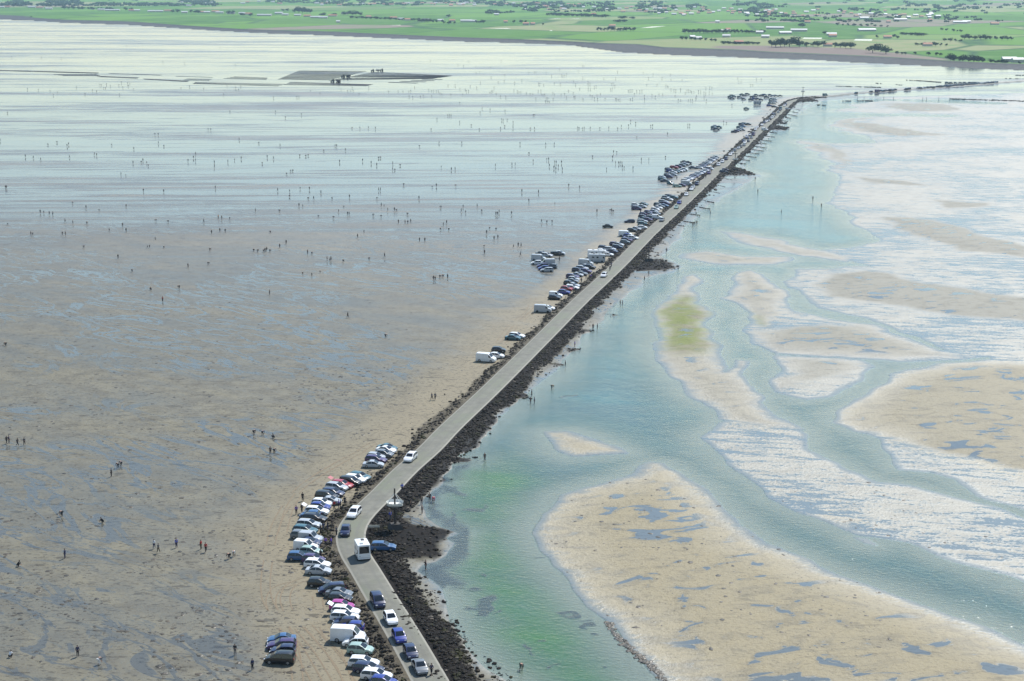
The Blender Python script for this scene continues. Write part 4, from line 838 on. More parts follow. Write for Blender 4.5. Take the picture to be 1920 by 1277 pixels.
def person(px, py, pose='s', top='dark', leg='dark', label='', group='people on the flats', rz=None, near=True, z=None, sc=1):
    global npers; npers += 1
    base = z if z is not None else .1
    c = P(px, py, base)
    if z is None: base = max(gz(c.x, c.y), -.25); c = P(px, py, base)
    rz = random.uniform(0, 6.28) if rz is None else R(rz)
    body, shirt, trou, hair, jo = BODY[PZ[pose]]
    if near:
        t = empty('person', (c.x, c.y, base), rz); tag(t, label, 'person', group); t.scale = (sc,) * 3
        obj('body', body, t); o = obj('shirt', shirt, t); setmat(o, CL[top]); o = obj('trousers', trou, t); setmat(o, CL[leg]); obj('hair', hair, t)
    else:
        t = obj('person', jo, None, (c.x, c.y, base), rz); tag(t, label, 'person', group)
        if top != 'dark':
            t.material_slots[1].link = 'OBJECT'; t.material_slots[1].material = CL[top]
    return t
G1 = 'people on the near mud flats'; G2 = 'people beside the parked cars'; G3 = 'people at the edge of the channel'
NP = [(12.5, 832, 'w', 'dark', 'dark', 'leftmost of four dark walkers at the left edge of the mud'), (17, 831, 's', 'navy', 'dark', 'second from left of four dark walkers at the left edge'),
 (33, 836, 'w', 'dark', 'dark', 'third from left of four dark walkers at the left edge'), (46, 835, 'w', 'grey', 'dark', 'rightmost of four dark walkers at the left edge'),
 (221, 878, 'b', 'dark', 'dark', 'bending shellfish gatherer, left of a close pair beside a lone stander'), (227, 874.5, 'b', 'navy', 'dark', 'bending shellfish gatherer, right of a close pair beside a lone stander'), (209, 894, 's', 'dark', 'dark', 'lone dark stander just below a bending pair on the mud'),
 (116, 968, 'b', 'dark', 'dark', 'dark bending gatherer alone on the left mud, above the squatting one'), (192.5, 980, 'c', 'dark', 'dark', 'dark crouching gatherer with a small load, right of a bending one'),
 (289, 1029, 'w', 'white', 'navy', 'walker in a white shirt at the left of the small walking party'), (297, 1037, 'w', 'grey', 'khaki', 'walker right behind the one in the white shirt'), (331, 1027, 's', 'blue', 'navy', 'figure in blue alone between the walking party and the red pair'),
 (377, 1030, 's', 'red', 'khaki', 'smaller figure in red of the red pair on the mud'), (386, 1035, 'w', 'red', 'dark', 'taller dark red figure of the red pair on the mud'), (430, 1048, 'b', 'dark', 'dark', 'bending figure beside a white topped standing one'), (439, 1043, 'b', 'white', 'dark', 'figure in a white top leaning towards a bending one'),
 (122, 1047, 's', 'navy', 'navy', 'lone figure in dark blue standing on the lower left mud'), (34, 1062, 'c', 'dark', 'dark', 'crouching black figure near the left edge of the lower mud'), (19.5, 1233, 'c', 'white', 'dark', 'crouching figure in a white top at the bottom left corner'),
 (146, 1231, 's', 'navy', 'dark', 'small figure in dark blue standing on the mud at bottom left'), (186, 1246, 'b', 'grey', 'white', 'figure bending double with pale trousers on the mud at bottom left'), (441, 1228, 's', 'dark', 'grey', 'dark figure standing left of the group of four parked cars'), (473.5, 1256, 's', 'navy', 'dark', 'tall figure in navy standing just below left of the four parked cars'),
 (476, 815, 'b', 'dark', 'dark', 'bending gatherer, left of three spread above a standing pair'), (492.5, 816.5, 'b', 'navy', 'dark', 'bending gatherer, middle of three spread above a standing pair'), (513, 822, 'c', 'dark', 'dark', 'crouching gatherer, right of three spread above a standing pair'),
 (507, 852, 's', 'dark', 'dark', 'dark stander of a pair on the wet mud left of the road'), (514.5, 850, 'b', 'grey', 'dark', 'bent figure of a pair on the wet mud left of the road'), (810, 750, 'w', 'navy', 'dark', 'left of two walking towards the straight road'), (816, 750, 'w', 'grey', 'dark', 'right of two walking towards the straight road'),
 (652, 596, 'w', 'dark', 'dark', 'lone walker on the wide mud below the middle of the photo'), (723, 633, 'b', 'grey', 'dark', 'lone bending gatherer left of the small white van'), (505.5, 553, 's', 'dark', 'dark', 'lone stander on the pale mud left of middle'), (11, 649, 'b', 'dark', 'dark', 'lone bending gatherer at the left edge halfway up'),
 (283, 544, 'c', 'dark', 'dark', 'crouching gatherer left of a bending one, left of middle'), (336, 541, 'b', 'dark', 'dark', 'bending gatherer right of a crouching one, left of middle'), (305, 566, 's', 'red', 'dark', 'small figure with a red top on the mud left of middle')]
for x, y, ps, tp_, lg, lb in NP: person(x, y, ps, tp_, lg, lb, G1)
for x, y, ps, tp_, lg, lb in [(567.6, 939.5, 's', 'dark', 'dark', 'dark stander on the open sand left of the curved parked row'), (555.7, 964.5, 's', 'purple', 'dark', 'figure in a purple top standing left of the curved row'), (566, 961, 's', 'dark', 'dark', 'dark figure behind the raised tailgate of the curved row'),
 (626.5, 955.5, 's', 'red', 'dark', 'figure in a red top in front of the silver saloon'), (635.4, 953, 's', 'purple', 'navy', 'figure in purple standing right of the red top'), (638.5, 953.5, 's', 'navy', 'dark', 'figure in navy squeezed next to the purple top'), (646.5, 947, 's', 'dark', 'dark', 'dark stander on the stones right of the group by the silver saloon'),
 (600.8, 999.5, 's', 'dark', 'dark', 'dark figure at the bonnets of the curved row, left of three'), (606.6, 996.5, 's', 'navy', 'grey', 'figure in navy at the bonnets, middle of three'), (614.5, 993.5, 's', 'dark', 'navy', 'dark figure on the stones, right of three at the bonnets'), (631, 1004, 's', 'grey', 'dark', 'grey figure standing on the rocks at the left road edge'),
 (610.6, 1024.5, 's', 'purple', 'dark', 'left of two in purple on the dark stones beside the bend'), (621.2, 1024.5, 's', 'purple', 'navy', 'right of two in bright purple on the dark stones beside the bend'), (601.5, 1047.5, 's', 'dark', 'dark', 'slim dark figure by the bonnet of the dark purple hatchback'),
 (1098.8, 522.5, 's', 'dark', 'dark', 'dark figure standing in front of the grey saloons by the motorhomes'), (1104.5, 521, 's', 'navy', 'dark', 'left of a pair on the rocks left of the two cyclists'), (1108, 523.5, 's', 'purple', 'dark', 'right of a pair on the rocks left of the two cyclists'), (1090, 530.5, 's', 'dark', 'dark', 'dark figure by the noses of the black hatchback row'),
 (1048.8, 490, 's', 'dark', 'dark', 'lone dark stander between the van cluster and the motorhomes'), (1171.5, 465, 's', 'dark', 'dark', 'dark figure at the lower end of the long row of cars'), (1269, 337, 's', 'dark', 'dark', 'lone stander between the two dense rows of distant cars'), (1201, 401, 's', 'dark', 'dark', 'dark figure left of the upper part of the long row')]:
    person(x, y, ps, tp_, lg, lb, G2)
for x, y, tp_, lb in [(809, 1265, 'navy', 'walker in blue on the road ahead of the nearest saloon'), (754, 922, 'blue', 'figure in blue on the right road edge above the beacon'), (1319.2, 334.5, 'dark', 'left of two walking on the road below the second beacon'), (1323.3, 334.5, 'navy', 'right of two walking on the road below the second beacon')]:
    person(x, y, 'w', tp_, 'dark', lb, 'people walking on the causeway road', z=ZR + .03, rz=200)
for x, y, ps, tp_, lg, lb in [(805.7, 940, 's', 'dark', 'dark', 'dark wader at the channel edge left of a pink one'), (812.2, 941, 'b', 'pink', 'dark', 'wader in a bright pink top at the channel edge'), (791.4, 963, 's', 'grey', 'dark', 'grey figure on the pale rocks, nearest the water by the beacon'), (770.1, 955, 's', 'dark', 'dark', 'dark figure on the pale sand right of the beacon'),
 (790.5, 946, 's', 'khaki', 'dark', 'drab figure above another on the pale rocks'), (732, 975, 's', 'blue', 'navy', 'figure in bright blue at the foot of the beacon'), (798.2, 1068, 's', 'dark', 'dark', 'dark figure with arms out on the small sand spit below the beacon'), (909, 864, 's', 'dark', 'dark', 'dark wader off the tip of a rock spur past the bend'), (977, 1256, 'b', 'dark', 'dark', 'black wader alone in the near channel at bottom centre'),
 (1034.7, 729.5, 'b', 'khaki', 'dark', 'wader alone in the blue water right of the straight road'), (997, 743, 's', 'dark', 'dark', 'dark figure at the end of a rock spur by the water'), (994.6, 758, 's', 'dark', 'dark', 'left of two slim waders below the rock spur'), (1002, 758, 's', 'navy', 'dark', 'right of two slim waders below the rock spur'), (1077.8, 651, 's', 'purple', 'dark', 'figure in purple by the water edge beside the weedy rocks'),
 (1060, 688, 's', 'dark', 'dark', 'dark figure at the tip of the weedy spur in blue water'), (1112, 618, 's', 'dark', 'dark', 'left of two standing in the shallows off the rocks'), (1120, 618, 's', 'dark', 'dark', 'right of two standing in the shallows off the rocks'), (1162.8, 573, 's', 'dark', 'dark', 'left wader of a pair off the beach below the big spur'), (1167, 573.5, 's', 'navy', 'dark', 'right wader of a pair off the beach below the big spur'),
 (1208.3, 527, 's', 'dark', 'dark', 'wader just below the big dark rock spur'), (1216.5, 517, 's', 'dark', 'dark', 'figure on the narrow beach under the big dark rock spur'), (1249.7, 473.5, 's', 'dark', 'dark', 'figure at the beach edge above the big dark rock spur'), (1299.2, 424.5, 's', 'dark', 'dark', 'leftmost of three at the water edge of the upper beach'), (1303, 422.5, 's', 'navy', 'dark', 'middle of three at the water edge of the upper beach'),
 (1306.5, 421.5, 's', 'dark', 'dark', 'rightmost of three at the water edge of the upper beach'), (1331.7, 402.5, 's', 'dark', 'dark', 'lone wader right of the upper beach edge'), (1420.8, 361.5, 's', 'dark', 'dark', 'lone wader in the aqua water below the second beacon spur'), (1465, 400.5, 's', 'dark', 'dark', 'lowest of three waders far out in the aqua channel'), (1524, 375, 's', 'dark', 'dark', 'highest of three waders far out in the aqua channel'), (1540, 388.5, 's', 'dark', 'dark', 'rightmost of three waders far out in the aqua channel'),
 (1416, 338, 's', 'dark', 'dark', 'figure just off the tip of the second beacon spur')]:
    person(x, y, ps, tp_, lg, lb, G3, rz=random.choice([170, 200, 90, 250]))


# people farther out: tile coordinates (3.99 px per photo pixel, offset of the tile)
T1_ = "57,50 1722,40 1558,178 1578,180 1160,215 1184,215 1790,252 2,260 428,272b 360,290 502,300 514,288 836,292b 1186,280 1226,300 1002,322 190,380 250,390 304,405 520,385 706,365 724,370 1448,390 1464,360 1464,412 1408,415 1604,425 1604,460 1706,420 1756,405 1806,395 996,428 1056,422b 1070,410 1098,425b 1110,448b 906,515 942,518b 42,615 50,615 1074,640 1226,645 1612,615 542,728b 644,765w 744,782b 944,750b 302,800 328,800 370,812 396,815 58,885b 488,868 546,882 650,880b 918,900 1168,862b 1260,870b 1526,870 1634,840o 1660,845 1720,848 818,935 944,940 232,965 246,965 468,965 490,965 1584,955 1646,940 1686,945 1162,1000 626,1060b 1104,1060 1120,1058 1226,1060b 1570,1080b 1898,1085b 884,1140 1408,1208 1558,1185b 990,1240b 1912,790"
T2_ = "145,45 220,90 340,65 718,165 778,168 842,165 894,170 1355,100 1436,72 1448,72 1460,72 1524,122 1610,145 1310,175 1670,175 1692,20 1752,30 1864,40 1678,50 1838,105 1850,110 1880,102 1862,152 1830,170 22,278 180,298 592,300 604,302 670,332 508,336 1370,278 1540,280 1222,302 84,385 132,395 326,372b 374,375b 390,370b 46,430b 626,420 798,412 862,430 904,445 1024,432 1080,445b 916,390b 930,388b 1022,478 1040,480b 1386,460 1462,478 1490,475 1792,450 260,488b 274,486b 230,510b 162,635 252,640 330,620 400,625 486,652 252,678b 700,685 390,695b 432,698 570,695b 904,695b 918,632 932,632 1104,590b 1318,605b 1350,600 1496,600b 1220,695 322,750 350,752 174,788b 618,790 656,755b 686,815 698,815 466,826b 578,838b 876,820b 938,830b 938,748 958,750 986,785 1036,782 1052,785b 1132,812b 1384,760b 1550,755 1536,790 1568,798 1655,755 1690,788b 1820,798 1796,815 1808,815 1912,810 108,948b 1066,875 1116,878 1136,880 1158,870 1382,925b 1402,895 1426,880 1442,928b 1748,920b 1796,925b 808,945 1726,955 760,985w 1224,1012 1264,1012 1782,1000 1810,990 226,1030 178,1060 12,1090b 56,1090b 68,1092 80,1085 104,1090b 386,1105 418,1108b 532,1155 552,1158 562,1155 655,1165b 846,1150b 962,1130w 1706,1052b 1710,1105 350,1255b 482,1245b 418,1272"
T3_ = "530,98 540,98 356,125 126,150 168,148 180,146 256,148 296,172 372,168 380,175 392,172 408,160 496,136 530,185 688,190 776,190 790,145 982,150 1022,190 1056,162 1122,190 1190,200 1274,204 1188,165 1688,185 1698,218 1714,218 1786,242 1802,240 1830,198 1866,200 20,226 74,206 198,232 208,234 238,240 316,228 362,234 460,216 476,238 568,220 570,240 584,236 616,258 630,254 508,268 570,272 586,274 744,232 756,232 770,250 738,274 1008,238 1086,238 1152,248 1166,252 1190,274 1212,280 1226,284 1262,276 14,282 40,290 52,295 66,298 108,306 136,312 156,312 196,290 216,286 222,312 232,318 244,316 306,300 316,315 368,315 394,312 408,335 422,284 458,305 462,332 472,332 532,348 584,318 600,328 636,318 662,314 618,345 640,348 696,345 750,272 776,345 784,348 796,350 808,352 872,284 884,284 898,282 934,288 956,290 972,286 916,312 990,325 992,350 886,348 902,346 1048,320 1072,332 1100,312 1128,316 1220,324 1296,298 1310,285 1322,284 1334,286 1344,292 1360,292 1396,290 1412,292 1436,300 1450,306 1476,300 1500,306 1380,330 1374,344 1438,335 1244,356 1262,355 1320,355 1336,356 1350,358 1454,360 250,368 266,370 280,370 256,345 268,345 308,348 178,345 1450,265 1480,262 1496,264 1646,395 1726,355 8,525 888,515 926,530 160,468 170,466 8,565 136,568 168,570 490,565 500,565 528,568 540,568 586,568 656,566 724,565 790,568 818,555 872,550 1038,548 1052,550 1316,545 1330,545 1584,522 1604,525 1164,612 934,634 252,688 316,686 60,685 128,755 602,778 760,748 782,748 752,788 1148,782 968,805 1024,805 158,815 260,802 274,802 318,825 330,825 370,825 280,850 346,855 314,865 328,875 376,875 774,830 798,832 810,830 822,830 828,858 840,862 906,868 708,872 0,840 24,842 424,1002 506,1015 74,1042 198,1048 126,1115 320,1135 636,1195 734,1185b 746,1188 758,1190b 222,1270 260,1270b 300,1268b"
T4_ = "288,680 376,685 430,700 400,718 574,660 638,710 694,685 725,692 762,645 750,645 798,638 828,650 778,664 790,664 892,645 910,624 922,662 958,632 962,650 974,630 1002,672 895,715 1358,662 1422,655 1528,675 1676,715 1702,650 1768,665 1770,685 1790,680 1806,655 950,348 1067,335 1650,358 312,434 458,440 1222,468 1386,478 1764,490 88,430 206,675"
T5_ = "132,738 306,735 322,735 408,688 638,675 688,690 710,690 722,665 732,688 773,710 846,662 480,708 994,695 1066,690 1102,695 1146,695 1160,690 1190,660 1148,730 1176,735 1234,728 1254,725 1296,680 1316,685 1332,688 1352,690 1368,688 1318,725 1380,708 1394,715 1462,718 1550,715 1530,672 1570,675 1578,690 1594,688 1606,650 1440,645 1494,645 1656,662 1754,698 1766,692 1776,688 1802,712 1834,730 1874,735 1786,662 1682,625 1816,620 1862,612 1866,570 1764,582 1678,545 1652,550 1514,490 1556,500 1648,500 1597,465 1762,510 1838,460 1308,458 1528,780"
T6_ = "1328,105w 1342,108 1376,85b 1400,82b 1434,92"
T7_ = "15,478 66,468 97,472 88,568w"
far_p = []
for txt, sc_, ox, oy in ((T1_, 3.9917, 0, 200), (T2_, 3.9917, 480, 200), (T3_, 3.9917, 960, 100), (T4_, 4, 0, 0), (T5_, 4, 480, 0), (T6_, 3.9917, 480, 500), (T7_, 5.647, 960, 380)):
    for w_ in txt.split():
        ps = w_[-1] if w_[-1] in 'bwo' else 's'; x, y = w_.rstrip('bwo').split(','); far_p.append((ox + float(x) / sc_, oy + float(y) / sc_, ps))
far_p.sort(key=lambda q: -q[1])
room = 298 - npers
def zone(x, y):
    r_ = 'on the mid flats' if y > 430 else 'on the wet flats beyond the middle' if y > 330 else 'on the shining flats' if y > 230 else 'in the farthest crowd'
    c_ = ('at the far left', 'left of centre', 'near the centre', 'towards the cars')[min(3, int(max(x, 0) / 340))]
    return r_, c_
PN = {'s': 'upright figure', 'b': 'stooping figure', 'w': 'striding figure', 'o': 'figure in orange'}
xs_ = [P(x, y, .1) for x, y, _ in far_p]; zf, _ = gzs([v.x for v in xs_], [v.y for v in xs_])
stuffp = []
for k, (x, y, ps) in enumerate(far_p):
    r_, c_ = zone(x, y)
    if k < room:
        c = P(x, y, max(zf[k], 0)); sz_ = 1.0 if random.random() < .85 else .75
        o = obj('person', BODY[{'s': random.choice(['standing', 'walking', 'standing']), 'b': 'bending', 'w': 'walking', 'o': 'standing'}[ps]][4], None, c, random.uniform(0, 6.28)); o.scale = (sz_,) * 3
        tag(o, f"tiny dark {PN[ps]} {r_} {c_}" if ps != 'o' else 'single figure in bright orange on the left wet flats', 'person', f"{PN[ps]}s {r_} {c_}")
        if ps == 'o': o.material_slots[1].link = 'OBJECT'; o.material_slots[1].material = CL['orange']
    else: stuffp.append((x, y, ps, zf[k]))
bmx = bmesh.new()
tmp = {}
for x, y, ps, z_ in stuffp:
    key = 'bending' if ps == 'b' or random.random() < .25 else 'walking'
    c = P(x, y, max(z_, 0)); v0 = len(bmx.verts); f0 = len(bmx.faces); bmx.from_mesh(BODY[key][4]); bmx.verts.ensure_lookup_table()
    M = Matrix.Translation(c) @ Matrix.Rotation(random.uniform(0, 6.28), 4, 'Z'); bmesh.ops.transform(bmx, matrix=M, verts=bmx.verts[v0:])
me = bpy.data.meshes.new('distant_crowd'); bmx.to_mesh(me); bmx.free()
for mt in (SKIN, CL['dark'], CL['grey'], HAIR): me.materials.append(mt)
tag(obj('distant_crowd', me), 'far crowd of shellfish gatherers scattered as dots over the shining flats', 'crowd', kind='stuff')

# two cyclists
FR = plain('bicycle_frame', (.05, .05, .06), .4)
for (x, y, tp_, lb) in [(1143.6, 507.5, 'dark', 'nearer of two dark cyclists riding up the road'), (1146, 501.5, 'navy', 'farther of two dark cyclists riding up the road')]:
    c = P(x, y, ZR); a_ = R(near_tan(c.x, c.y)); t = empty('bicycle', (c.x, c.y, ZR + .05), a_); tag(t, lb.replace('dark cyclists riding', 'bicycles ridden'), 'bicycle', 'bicycles on the road')
    for fx_ in (-.52, .52):
        b = MB()
        for q in range(14):
            a1, a2 = q / 14 * 6.283, (q + 1) / 14 * 6.283; b.tube((fx_ + .33 * math.cos(a1), 0, .34 + .33 * math.sin(a1)), (fx_ + .33 * math.cos(a2), 0, .34 + .33 * math.sin(a2)), .022, n=5)
        obj('wheel', b.mesh('wheel', [TYRE]), t)
    b = MB(); [b.tube(p_, q_, .022, n=6) for p_, q_ in [((-.52, 0, .34), (-.12, 0, .78)), ((-.12, 0, .78), (.40, 0, .80)), ((.40, 0, .80), (.52, 0, .34)), ((0, 0, .30), (-.14, 0, .84)), ((0, 0, .30), (.40, 0, .76)), ((-.52, 0, .34), (0, 0, .30))]]
    obj('frame', b.mesh('frame', [FR]), t); b = MB(); b.tube((.38, -.26, 1.0), (.38, .26, 1.0), .02); b.tube((.38, 0, .8), (.38, 0, 1.0), .02); obj('handlebar', b.mesh('handlebar', [FR]), t)
    b = MB(); b.box((-.14, 0, .88), (.26, .15, .07)); obj('saddle', b.mesh('saddle', [BLACK]), t)
    q = empty('person', (c.x, c.y, ZR + .05), a_ - math.pi / 2); tag(q, lb, 'person', 'cyclists on the road')
    J = dict(POSES['bending']); J.update(pelvis=(0, -.14, .98), hil=(.09, -.12, .93), hir=(-.09, -.12, .93), knl=(.10, .22, .70), knr=(-.10, .12, .58), anl=(.10, .08, .34), anr=(-.10, .0, .22), tol=(.10, .2, .30), tor=(-.10, .12, .18), chest=(0, .12, 1.24), neck=(0, .26, 1.38), head=(0, .34, 1.46), crown=(0, .38, 1.56), shl=(.18, .18, 1.34), shr=(-.18, .18, 1.34), ell=(.22, .32, 1.15), elr=(-.22, .32, 1.15), wrl=(.22, .40, 1.03), wrr=(-.22, .40, 1.03))
    bo = skinned('rider', J, EDG, RAD); bo.materials.append(SKIN); obj('body', bo, q)
    Jx = {k: J[k] for k in ('pelvis', 'chest', 'neck', 'shl', 'ell', 'shr', 'elr')}; Rx = {k: v + .018 for k, v in RAD.items()}; Rx['neck'] = .07
    bo = skinned('shirt', Jx, [e for e in EDG if e[0] in Jx and e[1] in Jx], Rx); bo.materials.append(CL[tp_]); obj('shirt', bo, q)
    Jx = {k: J[k] for k in ('pelvis', 'hil', 'knl', 'anl', 'hir', 'knr', 'anr')}; bo = skinned('trousers', Jx, [e for e in EDG if e[0] in Jx and e[1] in Jx], {k: v + .02 for k, v in RAD.items()}); bo.materials.append(CL['dark']); obj('trousers', bo, q)
    b = MB(); b.ball((0, .37, 1.53), .12, (1, 1.2, .9), 2); obj('helmet', b.mesh('helmet', [PM['white'] if tp_ == 'dark' else BLACK], True, 180), q)

# refuge beacons
WOOD = plain('tarred_wood', (.035, .03, .028), .8); WHITE = plain('beacon_white', (.70, .70, .66), .5); ROCKM = MAT['weedy_rock']
def beacon(px, py, h, cage, label, kind_='refuge_beacon', arms=0, base=1.0):
    c = P(px, py, .6); t = empty(kind_, (c.x, c.y, gz(c.x, c.y)), R(20)); tag(t, label, 'beacon', 'refuge beacons along the causeway')
    b = MB(); b.tube((0, 0, -.3), (0, 0, h), .20, .13, 10); obj('mast', b.mesh('mast', [WOOD]), t)
    b = MB(); b.box((0, 0, .45), (2.6 * base, 2.6 * base, 1.0), taper=.6); obj('stone_base', b.mesh('stone_base', [plain('base_stone', (.05, .045, .04), .9) if 'base_stone' not in bpy.data.materials else bpy.data.materials['base_stone']]), t)
    if cage:
        b = MB(); n_ = 12
        for q in range(n_):
            a1, a2 = q / n_ * 6.283, (q + 1) / n_ * 6.283; c1, s1, c2, s2 = math.cos(a1), math.sin(a1), math.cos(a2), math.sin(a2); rr = 1.45; zc = h * .60
            b.face([(0.15 * c1, .15 * s1, zc), (rr * c1, rr * s1, zc + .1), (rr * c2, rr * s2, zc + .1), (.15 * c2, .15 * s2, zc)])
            b.face([(rr * c1, rr * s1, zc + .1), (rr * 1.08 * c1, rr * 1.08 * s1, zc + .55), (rr * 1.08 * c2, rr * 1.08 * s2, zc + .55), (rr * c2, rr * s2, zc + .1)])
            b.face([(0.15 * c2, .15 * s2, zc - .12), (rr * c2, rr * s2, zc - .06), (rr * c1, rr * s1, zc - .06), (.15 * c1, .15 * s1, zc - .12)])
        obj('platform', b.mesh('platform', [WHITE]), t)
        for q in range(4):
            a1 = q / 4 * 6.283 + .4; b = MB(); b.tube((1.5 * math.cos(a1), 1.5 * math.sin(a1), h * .60 + .5), (.15 * math.cos(a1), .15 * math.sin(a1), h * .60 + 2.0), .05, n=6); obj('stay', b.mesh('stay', [WHITE]), t)
        for q in range(3):
            a1 = q / 3 * 6.283; b = MB(); b.tube((1.1 * math.cos(a1), 1.1 * math.sin(a1), h * .60), (.15 * math.cos(a1), .15 * math.sin(a1), h * .36), .06, n=6); obj('brace', b.mesh('brace', [WOOD]), t)
        b = MB()
        for z_ in np.arange(.9, h * .6, .4): b.box((0, -.32, z_), (.42, .05, .05))
        b.box((-.2, -.32, h * .33), (.05, .05, h * .56)); b.box((.2, -.32, h * .33), (.05, .05, h * .56)); obj('ladder', b.mesh('ladder', [WOOD]), t)
    for q in range(arms):
        b = MB(); b.box((0, 0, h * (.93 - .33 * q)), (2.4 - .5 * q, .16, .22), rz=q * .6); obj('cross_arm', b.mesh('cross_arm', [WOOD]), t)
    return t
beacon(741, 990, 7.4, True, 'nearest beacon with white round platform on the dark rocks by the bend')
beacon(1216.5, 490, 6.6, False, 'plain dark pole beacon on the big rock spur halfway along', arms=0)
beacon(1378, 320, 9.0, True, 'tall beacon with cross arms on the rocky spur beyond the dense car row', arms=2)
beacon(1450, 238, 4.0, False, 'short stub of a beacon on the low dark spur before the far bend', arms=0, base=1.5)
beacon(1505, 186, 10, True, 'farthest beacon with cross arms where the road turns right', arms=2, base=2)
# plank board on two posts by the bend
c = P(701, 997, .8); t = empty('notice_board', (c.x, c.y, gz(c.x, c.y)), R(0)); tag(t, 'long low pale board on two posts at the inside of the bend', 'board')
b = MB(); b.box((0, 0, 1.15), (2.1, .08, .42)); obj('board', b.mesh('board', [plain('pale_board', (.42, .40, .34), .7)]), t)
for s in (-1, 1): b = MB(); b.box((s * .8, .07, .6), (.1, .1, 1.4)); obj('post', b.mesh('post', [WOOD]), t)

# short dark groynes combing out from the right side of the far causeway
gl_ = [(204, 16), (209, 18), (214, 22), (219, 14), (226, 16), (247, 16), (255, 20), (262, 22), (268, 18), (274, 24), (280, 26), (286, 24), (292, 24), (299, 20), (305, 18), (334, 22), (346, 22), (358, 24), (374, 30), (386, 34), (400, 30), (413, 34), (421, 22), (441, 20), (455, 22), (470, 22)]
for k, (y, ln_) in enumerate(gl_):
    xr = float(np.interp(y, [b_[1] for a, b_ in reversed(ROADPX)], [b_[0] for a, b_ in reversed(ROADPX)])); x0 = xr + 5 + 3.6 * S(y) * .5; sd_ = random.uniform(.08, .22)
    p0 = P(x0, y, .2); p1 = P(x0 + ln_, y + ln_ * sd_, .2); d_ = (p1 - p0); L_ = d_.length; ang = math.atan2(d_.y, d_.x)
    b = MB(); n_ = max(4, int(L_ / 1.0))
    for q in range(n_):
        b.ball((L_ * (q + .5) / n_, random.uniform(-.25, .25), .10), .38, (1.6, .8 + .3 * random.random(), .55), 1)
    o = obj('groyne', b.mesh('groyne', [ROCKM]), None, (p0.x, p0.y, .12), ang)
    tag(o, f'low dark rock groyne off the right side of the causeway, {ORD[len(gl_) - 1 - k]} from the near end', 'groyne', 'rock groynes along the causeway')
# posts standing in the far channel and the rock line beyond
for k, (x, y) in enumerate([(1608, 187.5), (1620, 187.6), (1657, 187), (1675, 188), (1730, 188.5), (1737, 188), (1760, 187.5), (1780, 189.5)]):
    c = P(x, y, 0); b = MB(); b.tube((0, 0, -.5), (0, 0, 2.6), .16, .12); o = obj('mooring_post', b.mesh('mooring_post', [WOOD]), None, (c.x, c.y, 0)); tag(o, f'dark post standing in the far channel, {ORD[k]} of eight from the left', 'post', 'posts in the far channel')
pts_ = []
for k in range(800):
    x = random.uniform(1782, 2000); y = np.interp(x, [1782, 1830, 1920, 2000], [185.8, 187.5, 190.3, 193]) + random.uniform(-.7, .7); a_ = P(x, y); pts_.append((a_.x, a_.y, .3))
pts_ = np.array(pts_); scatter('rock_line', pts_[::2], .3 + .35 * rng.random(len(pts_[::2])), .6, MAT['weedy_rock'], ('thin dark line of stones across the far right sands', 'rocks'))
pts_ = []
for (x0, y0, x1, y1, n_) in [(1568, 162, 1600, 163, 60), (1603, 163, 1652, 164.5, 90), (1718, 151.5, 1764, 154.8, 260), (1700, 151, 1716, 151.4, 14), (1640, 156, 1655, 157.5, 12), (1680, 159, 1697, 160.5, 16), (1900, 141.4, 1925, 141.8, 60), (1885, 147.5, 1925, 149, 40), (1530, 197, 1550, 198.5, 40), (1580, 190, 1634, 189.4, 40), (1622, 189.5, 1636, 189.8, 60)]:
    for k in range(n_):
        t_ = random.random(); a_ = P(x0 + (x1 - x0) * t_, y0 + (y1 - y0) * t_ + random.uniform(-.25, .25)); pts_.append((a_.x, a_.y, .3))
pts_ = np.array(pts_); scatter('distant_reefs', pts_[::2], .35 + .4 * rng.random(len(pts_[::2])), .6, MAT['weedy_rock'], ('thin dark reefs of stones on the farthest sands', 'rocks'))

